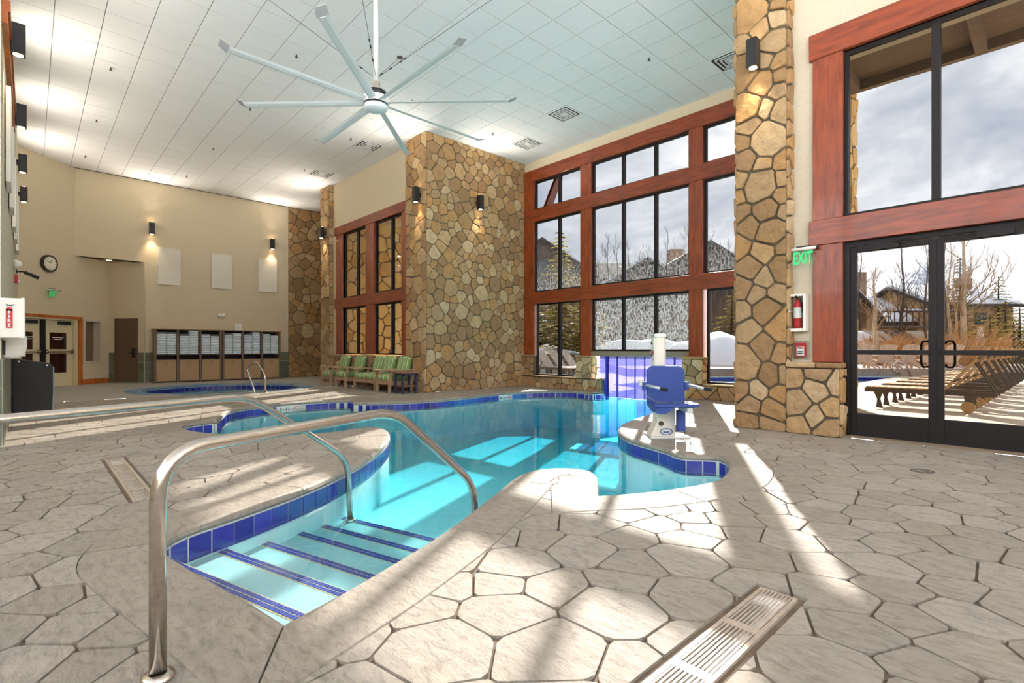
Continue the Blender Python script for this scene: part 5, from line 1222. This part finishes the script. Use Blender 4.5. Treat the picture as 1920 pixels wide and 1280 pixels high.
for k, px in enumerate((1616, 1657, 1698, 1739, 1780)):
    p0 = at(px, 654, 1.0) - Vector((0, 0, H)); A2 = Vector((p0.x, p0.y)); w0 = rw[0] + rn * .7
    den = A2.x * rd_.y - A2.y * rd_.x; tt = (w0.x * rd_.y - w0.y * rd_.x) / den
    adirondack(ORD[k] + ' adirondack chair from the left on the terrace behind the pool', (A2.x * tt, A2.y * tt, .29), math.atan2(rn.y, rn.x) - PI / 2)
p = gp(1695, 705); t = thing('ladder_rails', 'white curved rails at the edge of the outdoor pool', 'pool rails', (p.x, p.y, -.02), YAW - PI / 2)
for y in (0, .55): MB().tube(bend([(.3, y, 0), (.1, y, .55), (-.35, y, .62), (-.5, y, .3), (-.15, y, .1)], .18), .025, 8).build('rail', steel, t, smooth=True)
p = gp(1897, 686); t = thing('towel_barrel', 'bright blue barrel bin on the patio at the far right', 'bin', (p.x, p.y, -.02)); MB().lathe([(.0, 0), (.33, 0), (.38, .9), (.36, .95), (.0, .97)], n=20).build('barrel', M('barrel_blue', (40, 110, 190), rough=.5), t, smooth=False); MB().box(-.5, -.3, .0, .9, .4, .18).build('tarp', MATS['barrel_blue'], t, bev=.05)
p = at(1838, 654, 25.5); t = thing('white_frame', 'tall white A-shaped frame on the patio outside', 'frame', (p.x, p.y, -.02), YAW - PI / 2)
MB().bar((-.42, 0, 0), (0, 0, 2.2), .16, .07, (0, 1, 0)).build('frame_leg', white_p, t); MB().bar((.33, 0, 0), (0, 0, 2.2), .16, .07, (0, 1, 0)).build('frame_leg', white_p, t)

snow = M('snow', (240, 242, 248), (226, 232, 242), scale=1.2, rough=.8, spec=.2)
# ---- snow hillside
gs = MB()
gs.v = [(60 * math.cos(2 * PI * i / 48), 60 * math.sin(2 * PI * i / 48), -.35) for i in range(48)] + [(260 * math.cos(2 * PI * i / 48), 260 * math.sin(2 * PI * i / 48), -.5) for i in range(48)]
gs.v += [(-6.0, -7.0, -.35), (7.6, -7.0, -.35)]
gs.f = [(i, 48 + i, 48 + (i + 1) % 48, (i + 1) % 48) for i in range(48)]
V, F_ = tri([(60 * math.cos(2 * PI * i / 48), 60 * math.sin(2 * PI * i / 48)) for i in range(48)], [[(-5.3, -6.3), (XA + .31, -6.3), (XA + .31, -13.9), (39.9, -13.9), (39.9, 33.9), (XA + .31, 33.9), (XA + .31, 21.6), (-5.3, 21.6)]])
b0 = len(gs.v); gs.v += [(v[0], v[1], -.35) for v in V]; gs.f += [tuple(i + b0 for i in f) for f in F_]

struct('ground_snow', gs, snow, 'flat snow covered ground around the building', 'snow')
hill_m = M('snowy_hill', (214, 214, 218), (112, 98, 82), scale=.7, detail=10, rough=.9, lo=.36, hi=.47, bump=.05)
mb = MB(); NA, ND = 60, 16
for j in range(ND + 1):
    t_ = 27 + 60 * (j / ND) ** 1.4
    for i in range(NA + 1):
        px = 700 + 1800 * i / NA; d = ray(px, HOR); u = Vector((d.x, d.y)) * t_
        zz = -.1 + max(0, t_ - 30) * .085 + 1.3 * noise.noise(Vector((u.x * .09, u.y * .09, 3))) * min(1, (t_ - 27) / 6)
        if px > 1550: zz *= .45
        mb.v.append((u.x, u.y, zz))
for j in range(ND):
    for i in range(NA): a = j * (NA + 1) + i; mb.f.append((a, a + 1, a + NA + 2, a + NA + 1))
struct('ground_hillside', mb, hill_m, 'snow covered slope with brown brush behind the patio', 'hillside', smooth=True)
def mound(name, label, px, t_, wd, dp, ht, seed):
    p = at(px, HOR, t_); mb = MB(); n_ = 16
    for j in range(n_ + 1):
        for i in range(n_ + 1):
            x, y = -1 + 2 * i / n_, -1 + 2 * j / n_; r2 = x * x + y * y
            z = ht * max(0, 1 - r2) ** .7 * (1 + .5 * noise.noise(Vector((x * 1.7 + seed, y * 1.7, seed)))) - .04
            mb.v.append((x * wd / 2, y * dp / 2, z))
    for j in range(n_):
        for i in range(n_): a = j * (n_ + 1) + i; mb.f.append((a, a + 1, a + n_ + 2, a + n_ + 1))
    o = mb.build(name, snow, smooth=True); o.location = (p.x, p.y, -.02); o.rotation_euler = (0, 0, YAW - PI / 2); return tag(o, label, 'snow bank', 'snow banks')
mound('snow_bank', 'snow bank seen through the right bay pane', 1350, 27, 7, 5, 2.1, 1); mound('snow_bank', 'snow bank behind the pale loungers', 1050, 27, 6, 4, 1.2, 5); mound('snow_bank', 'snow bank behind the droplet covered panes', 1200, 28, 10, 4, 1.6, 9); mound('snow_bank', 'snow bank at the left of the glass door view', 1625, 31, 5, 4, 1.9, 14)

# ---- trees
bark_p = M('aspen_bark', (196, 176, 146), (160, 138, 108), scale=5, rough=.9); bark_d = M('bark_dark', (92, 74, 62), (70, 56, 48), scale=5, rough=.9); needle = leaf_mat('spruce_needles', (110, 116, 62), (72, 84, 46)); needle_y = leaf_mat('spruce_needles_golden', (176, 152, 76), (112, 116, 56))
def bare_tree(label, px, t_, top_py, seed, r0=.11, mat=None, lean=0.0, group='bare aspens outside', zb=0.0, spread=.75):
    rg = random.Random(seed); p = at(px, HOR, t_); hgt = H + (HOR - top_py) / FOC * t_ - zb
    t = thing('aspen_tree', label, 'tree', (p.x, p.y, zb), rg.uniform(0, 6), group); n_ = 9
    tr_ = [Vector((lean * i / n_ + .06 * hgt * .2 * math.sin(i + seed), .05 * math.sin(i * 1.7 + seed), hgt * i / n_)) for i in range(n_ + 1)]
    MB().tube(tr_, [max(.012, r0 * (1 - .9 * i / n_)) for i in range(n_ + 1)], 7).build('trunk', mat or bark_p, t, smooth=True)
    mb = MB()
    def branch(a, d, ln, r, dep):
        pts = [a]; q = a.copy(); dd = d.copy()
        for _ in range(4): dd = (dd + Vector((rg.uniform(-.25, .25), rg.uniform(-.25, .25), rg.uniform(.0, .25)))).normalized(); q = q + dd * ln / 4; pts.append(q.copy())
        mb.tube(pts, [r, r * .8, r * .6, r * .45, r * .3], 4, False)
        if dep:
            for k in range(4):
                b = pts[rg.randint(1, 4)]; d2 = (dd + Vector((rg.uniform(-1, 1), rg.uniform(-1, 1), rg.uniform(-.1, .7)))).normalized(); branch(b, d2, ln * rg.uniform(.4, .65), r * .5, dep - 1)
    for k in range(17):
        f_ = rg.uniform(.28, .97); i = int(f_ * n_); a = tr_[i].lerp(tr_[min(i + 1, n_)], f_ * n_ - i); an_ = rg.uniform(0, 2 * PI)
        branch(a, Vector((math.cos(an_), math.sin(an_), spread)).normalized(), hgt * .30 * (1.15 - f_), max(.012, r0 * .33 * (1.1 - f_)), 2)
    mb.build('branches', bark_d if (mat is bark_d) else M('twig', (150, 122, 92), rough=.9), t)
    return t
def spruce(label, px, t_, top_py, wd, seed, mat=None, snowy=.15, zb=0.0):
    rg = random.Random(seed); p = at(px, HOR, t_); hgt = H + (HOR - top_py) / FOC * t_ - zb
    t = thing('spruce_tree', label, 'tree', (p.x, p.y, zb), 0, 'evergreens outside')
    MB().tube([(0, 0, 0), (0, 0, hgt * .97)], [.16, .02], 8).build('trunk', bark_d, t)
    mb = MB(); ms_ = MB(); lv = int(hgt * 4.2)
    for k in range(lv):
        f_ = k / lv; z = hgt * (.07 + .92 * f_); Rr = wd * (1 - f_) ** .9 + .06; nb_ = 5 + int(8 * (1 - f_))
        for b in range(nb_):
            a = rg.uniform(0, 2 * PI); ln = Rr * rg.uniform(.7, 1.12); d = Vector((math.cos(a), math.sin(a), 0)); s_ = Vector((-d.y, d.x, 0)); dr = rg.uniform(.15, .4)
            nseg = max(2, int(ln / .22))
            for q in range(nseg):
                g_ = (q + .5) / nseg; c = d * (ln * g_) + Vector((0, 0, z - dr * ln * g_ + .12 * ln * g_ * g_))
                for s2 in (-1, 1):
                    wl_ = .30 * (1.15 - g_) * rg.uniform(.7, 1.3) * (.5 + .5 * min(1, Rr)); e2 = c + s_ * (s2 * wl_) + d * (.16) + Vector((0, 0, -.07 * rg.random())); b0 = len(mb.v)
                    tgt = ms_ if (snowy and rg.random() < snowy and g_ > .4 and f_ < .6) else mb
                    b0 = len(tgt.v); up = Vector((0, 0, .02 if tgt is ms_ else 0))
                    tgt.v += [tuple(c - d * .07 + up), tuple(c + d * .10 + up), tuple(e2 + up), tuple(e2 - d * .12 - s_ * (s2 * .04) + up)]; tgt.f.append((b0, b0 + 1, b0 + 2, b0 + 3))
    mb.build('needles', mat or needle, t)
    if ms_.v: ms_.build('snow', snow, t)
    return t
spruce('tall spruce seen through the left bay panes', 1050, 25.5, 424, 2.5, 3, needle_y)
spruce('spruce at the edge of the left bay panes', 1010, 29, 545, 2.6, 4, needle); spruce('golden spruce behind the bay post', 1100, 29, 530, 2.4, 6, needle_y); spruce('spruce in the right bay pane', 1372, 30, 545, 2.4, 5, needle_y)
spruce('dark pine rising behind the aspens at the doors', 1800, 38, 478, 2.0, 8, needle, 0); spruce('round topped pine right of the aspens', 1872, 42, 513, 2.6, 9, needle, 0)
for k, (px, t_, py) in enumerate(((1856, 33, 585), (1885, 36, 560), (1912, 33, 572), (1945, 35, 560), (1900, 29, 600))): spruce(ORD[k] + ' low golden pine in the clump at the right door pane', px, t_, py, 2.2, 20 + k, needle_y, 0)
spruce('small dark spruce behind the white trunk', 1632, 30, 628, 1.6, 31, needle, 0)
bare_tree('white-trunked aspen in the left door pane', 1641, 25, 500, 1, .16)
bare_tree('tall dark aspen in the middle of the left door pane', 1692, 30, 452, 2, .14, bark_d)
bare_tree('dark aspen above the stone chimney outside', 1612, 34, 462, 3, .12, bark_d); bare_tree('aspen crossing the door mullion', 1736, 30, 455, 4, .10, bark_d)
bare_tree('leaning dark aspen in the right door pane', 1802, 24.5, 395, 5, .17, None, 0.4); bare_tree('pale aspen left in the clump of the right door pane', 1780, 25.5, 455, 6, .10); bare_tree('pale aspen second in the clump of the right door pane', 1790, 26.5, 490, 7, .10); bare_tree('thin aspen third in the clump of the right door pane', 1772, 27.5, 430, 8, .10, bark_d)
lbn = ('first', 'second', 'third', 'fourth', 'fifth', 'sixth', 'seventh', 'eighth', 'ninth', 'tenth', 'eleventh', 'twelfth')
for k, (px, py) in enumerate(((1118, 440), (1141, 440), (1156, 438), (1178, 446), (1200, 470), (1213, 458), (1250, 428), (1268, 490), (1290, 418), (1333, 438), (1350, 452), (1366, 448))): bare_tree(lbn[k] + ' slim aspen from the left through the bay panes', px, 37 + (k * 7 % 5), py, 50 + k, .09, bark_d, 0, 'slim aspens behind the bay window', .6, 1.0)
twig_o = M('brush_twig', (206, 160, 100), (170, 124, 74), scale=6, rough=.9)
for k, (px, t_, ht, lb) in enumerate(((1655, 26, 2.0, 'under the middle of the left door pane'), (1712, 27, 2.2, 'beside the dark aspen'), (1772, 24, 2.0, 'at the foot of the aspen clump'), (1815, 25, 2.6, 'right of the aspen clump'), (1620, 28, 2.2, 'at the left door edge'), (1850, 26, 2.0, 'below the golden pines'), (1020, 30, 3.5, 'left of the tall spruce'), (1075, 31, 3.2, 'right of the tall spruce'), (1130, 31, 3.2, 'left of the droplet panes'), (1170, 32, 3.4, 'behind the first droplet pane'), (1215, 31, 3.4, 'behind the middle droplet pane'), (1262, 32, 3.4, 'behind the last droplet pane'), (1345, 33, 3.2, 'in the right bay pane'))):
    rg = random.Random(80 + k); p = at(px, HOR, t_); mb = MB()
    for _ in range(110):
        a = rg.uniform(0, 2 * PI); r_ = rg.uniform(0, .5); b = Vector((r_ * math.cos(a), r_ * math.sin(a), 0)); sp = rg.uniform(.2, 1.0); e_ = b + Vector((math.cos(a) * sp * 1.5, math.sin(a) * sp * 1.5, ht * rg.uniform(.5, 1)))
        m_ = b.lerp(e_, .5) + Vector((rg.uniform(-.2, .2), rg.uniform(-.2, .2), .15)); mb.tube([b, m_, e_], [.018, .013, .006], 3, False)
        for _2 in range(3): q = m_.lerp(e_, rg.random()); mb.tube([q, q + Vector((rg.uniform(-.5, .5), rg.uniform(-.5, .5), rg.uniform(0, .4)))], [.008, .004], 3, False)
    t = mb.build('brush_shrub', twig_o if px > 1500 else M('brush_grey', (150, 126, 100), (112, 94, 76), scale=6, rough=.9)); t.location = (p.x, p.y, max(-.05, (t_ - 30) * .08)); tag(t, 'twiggy brown shrub ' + lb, 'shrub', 'shrubs outside')

# ---- thicket of bare trunks on the slope
rg = random.Random(99); mb = MB()
for _ in range(420):
    px = rg.uniform(985, 1420); t_ = rg.uniform(31, 44); p = at(px, HOR, t_); z0 = -.3 + max(0, t_ - 30) * .085; hh_ = rg.uniform(2.5, 5.5); r_ = rg.uniform(.02, .05); lx = rg.uniform(-.25, .25)
    top = Vector((p.x + lx, p.y + rg.uniform(-.2, .2), z0 + hh_)); bs_ = Vector((p.x, p.y, z0)); mb.tube([bs_, bs_.lerp(top, .5), top], [r_, r_ * .7, r_ * .25], 3, False)
    for _2 in range(6):
        f_ = rg.uniform(.35, .95); q = bs_.lerp(top, f_); a = rg.uniform(0, 2 * PI); ln = rg.uniform(.3, .9) * (1.2 - f_); mb.tube([q, q + Vector((math.cos(a) * ln, math.sin(a) * ln, ln * .9))], [.012, .004], 3, False)
tag(mb.build('aspen_thicket', MATS['brush_grey']), 'dense thicket of thin bare trunks on the snowy slope', 'thicket', kind='stuff')

# ---- buildings
def house(name, label, px, t_, wd, dp, eave, ridge, mat, roof_m, gable=False, z0=0.0, wins=(), snow_cover=True, chim_=None, over=.5):
    """x runs across the view, y away; gable=True turns the gable to the viewer"""
    p = at(px, HOR, t_); h_ = thing(name, label, 'building', (p.x, p.y, z0), YAW - PI / 2, kind=None)
    wl_ = MB().box(-wd / 2, 0, -1, wd / 2, dp, eave)
    if gable: wl_.extr([(-wd / 2, 0, eave), (wd / 2, 0, eave), (0, 0, ridge)], (0, dp, 0))
    else: wl_.extr([(-wd / 2, 0, eave), (-wd / 2, dp, eave), (-wd / 2, dp / 2, ridge)], (wd, 0, 0))
    wl_.build('wall', mat, h_)
    for s_ in (-1, 1):
        if gable: A_ = [(0, -over, ridge), (s_ * (wd / 2 + over), -over, eave - over * (ridge - eave) / (wd / 2)), (s_ * (wd / 2 + over), dp + over, eave - over * (ridge - eave) / (wd / 2)), (0, dp + over, ridge)]
        else: yv = -over if s_ < 0 else dp + over; zz = eave - over * (ridge - eave) / (dp / 2); A_ = [(-wd / 2 - over, dp / 2, ridge), (wd / 2 + over, dp / 2, ridge), (wd / 2 + over, yv, zz), (-wd / 2 - over, yv, zz)]
        rf = MB().extr(A_, (0, 0, .22)).build('roof', roof_m, h_)
        if snow_cover: cn = sum((Vector(a) for a in A_), Vector()) / 4; MB().extr([tuple(cn + (Vector(a) - cn) * .94 + Vector((0, 0, .2))) for a in A_], (0, 0, .28)).build('snow', snow, rf)
    for (x, z, w_, hh_) in wins:
        f_ = MB().box(x - w_ / 2 - .08, -.06, z - .08, x + w_ / 2 + .08, 0, z + hh_ + .08).build('window', M('trim_dark', (76, 58, 46), rough=.7), h_); MB().box(x - w_ / 2, -.09, z, x + w_ / 2, -.05, z + hh_).build('pane', M('far_glass', (50, 54, 60), rough=.1), f_)
    if chim_: x, y, w_, zt = chim_; c_ = MB().box(x - w_ / 2, y, eave - 1, x + w_ / 2, y + w_, zt).build('chimney', M('far_stone', (160, 124, 88), (130, 96, 66), scale=2.2, rough=.9, bump=.03), h_)
    return h_
far_b = M('lodge_siding', (104, 92, 80), (78, 68, 60), scale=2, detail=8, rough=.9); far_st = M('lodge_stone', (196, 158, 116), (156, 118, 80), scale=2.4, detail=9, rough=.9, bump=.04); roof_d = M('roof_shingle', (74, 66, 62), (56, 50, 48), scale=6, rough=.9)
house('lodge_building', 'long grey lodge with dark roof behind the bay window', 1200, 58, 34, 12, 9.0, 11.6, far_b, roof_d, z0=0, snow_cover=False, wins=[(-13 + i * 3.2, 5.6, 1.2, 1.5) for i in range(9)], chim_=(5.5, 4, 1.6, 13.2))
house('lodge_building', 'gabled snowy lodge wing in the middle bay panes', 1212, 49, 8.5, 8, 7.0, 9.6, far_b, roof_d, True, wins=[(-1.8, 4.8, 1.1, 1.4), (1.8, 4.8, 1.1, 1.4)])
house('lodge_building', 'dark gabled lodge at the right of the bay window', 1328, 46, 9, 10, 8.0, 10.6, far_b, roof_d, True, snow_cover=False, wins=[(1.5, 6.0, 1.0, 1.4), (3.1, 5.4, .8, 1.2)])
house('lodge_building', 'brown gabled lodge at the left edge of the bay window', 1016, 44, 7, 10, 8.0, 10.4, far_b, roof_d, True, wins=[(0, 7.6, 1.4, 1.2)])
house('lodge_building', 'long stone lodge with snowy roof in the left door pane', 1672, 44, 9.0, 8, 2.9, 5.0, far_st, roof_d, wins=[(-2.2, 1.2, 1.0, 1.0), (1.6, 1.2, 1.2, 1.0), (3.4, 1.2, .8, 1.0)], z0=.5)
house('lodge_building', 'stone lodge with tall chimney at the left door edge', 1602, 38, 3.0, 6, 3.2, 4.8, far_st, roof_d, True, z0=.4, chim_=(.35, 0, 1.1, 6.4))
house('lodge_building', 'ochre stone lodge with arched door in the right door pane', 1824, 42, 6.6, 9, 4.4, 6.2, far_st, roof_d, wins=[(-1.0, .9, .9, 1.3), (.6, 2.9, .8, .8), (2.0, .9, .7, 1.1)], z0=.3, chim_=(2.2, 3, .9, 7.0))
house('cabin_building', 'low dark cabin roof beneath the terrace trees', 1712, 30, 4.2, 3, 1.25, 1.75, M('cabin_wood', (92, 60, 46), rough=.8), roof_d, z0=.25, wins=[(-.6, .5, .8, .5), (.8, .5, .8, .5)], snow_cover=False)
t = thing('timber_balcony', 'timber balcony with snowy rail on the stone lodge', 'balcony', tuple(at(1712, 592, 42)), YAW - PI / 2)
MB().box(-3, -.6, -1.0, 3, .6, -.85).build('deck', cab_m, t); MB().box(-3, -.62, .25, 3, -.5, .38).build('rail', MATS['cabin_wood'], t); MB().box(-3, -.66, .38, 3, -.46, .52).build('snow', snow, t)
for i in range(13): MB().box(-2.95 + i * .49, -.6, -.85, -2.89 + i * .49, -.54, .25).build('baluster', MATS['cabin_wood'], t)
# ---- mountain
mt_m = M('mountain_snow', (226, 232, 244), (120, 128, 150), scale=.02, detail=12, rough=.9, lo=.46, hi=.58)
mb = MB(); NA, ND = 40, 14
for j in range(ND + 1):
    for i in range(NA + 1):
        px = 1480 + 560 * i / NA; f_ = j / ND; t_ = 500 + 380 * f_
        pk = math.exp(-((px - 1722) / 75) ** 2) * 1.0 + .45 * math.exp(-((px - 1600) / 70) ** 2) + .35 * math.exp(-((px - 1860) / 90) ** 2)
        d = ray(px, HOR); top = (150 * pk / 1.0) / 960 * 820
        z = top * math.sin(min(1, f_ * 1.1) * PI / 2) ** 1.3 * (1 + .12 * noise.noise(Vector((px * .03, f_ * 4, 0)))) + 4
        mb.v.append((d.x * t_, d.y * t_, z))
for j in range(ND):
    for i in range(NA): a = j * (NA + 1) + i; mb.f.append((a, a + 1, a + NA + 2, a + NA + 1))
tag(mb.build('snowy_mountain', mt_m, smooth=True), 'blue white snowy mountain ridge beyond the lodge', 'mountain')
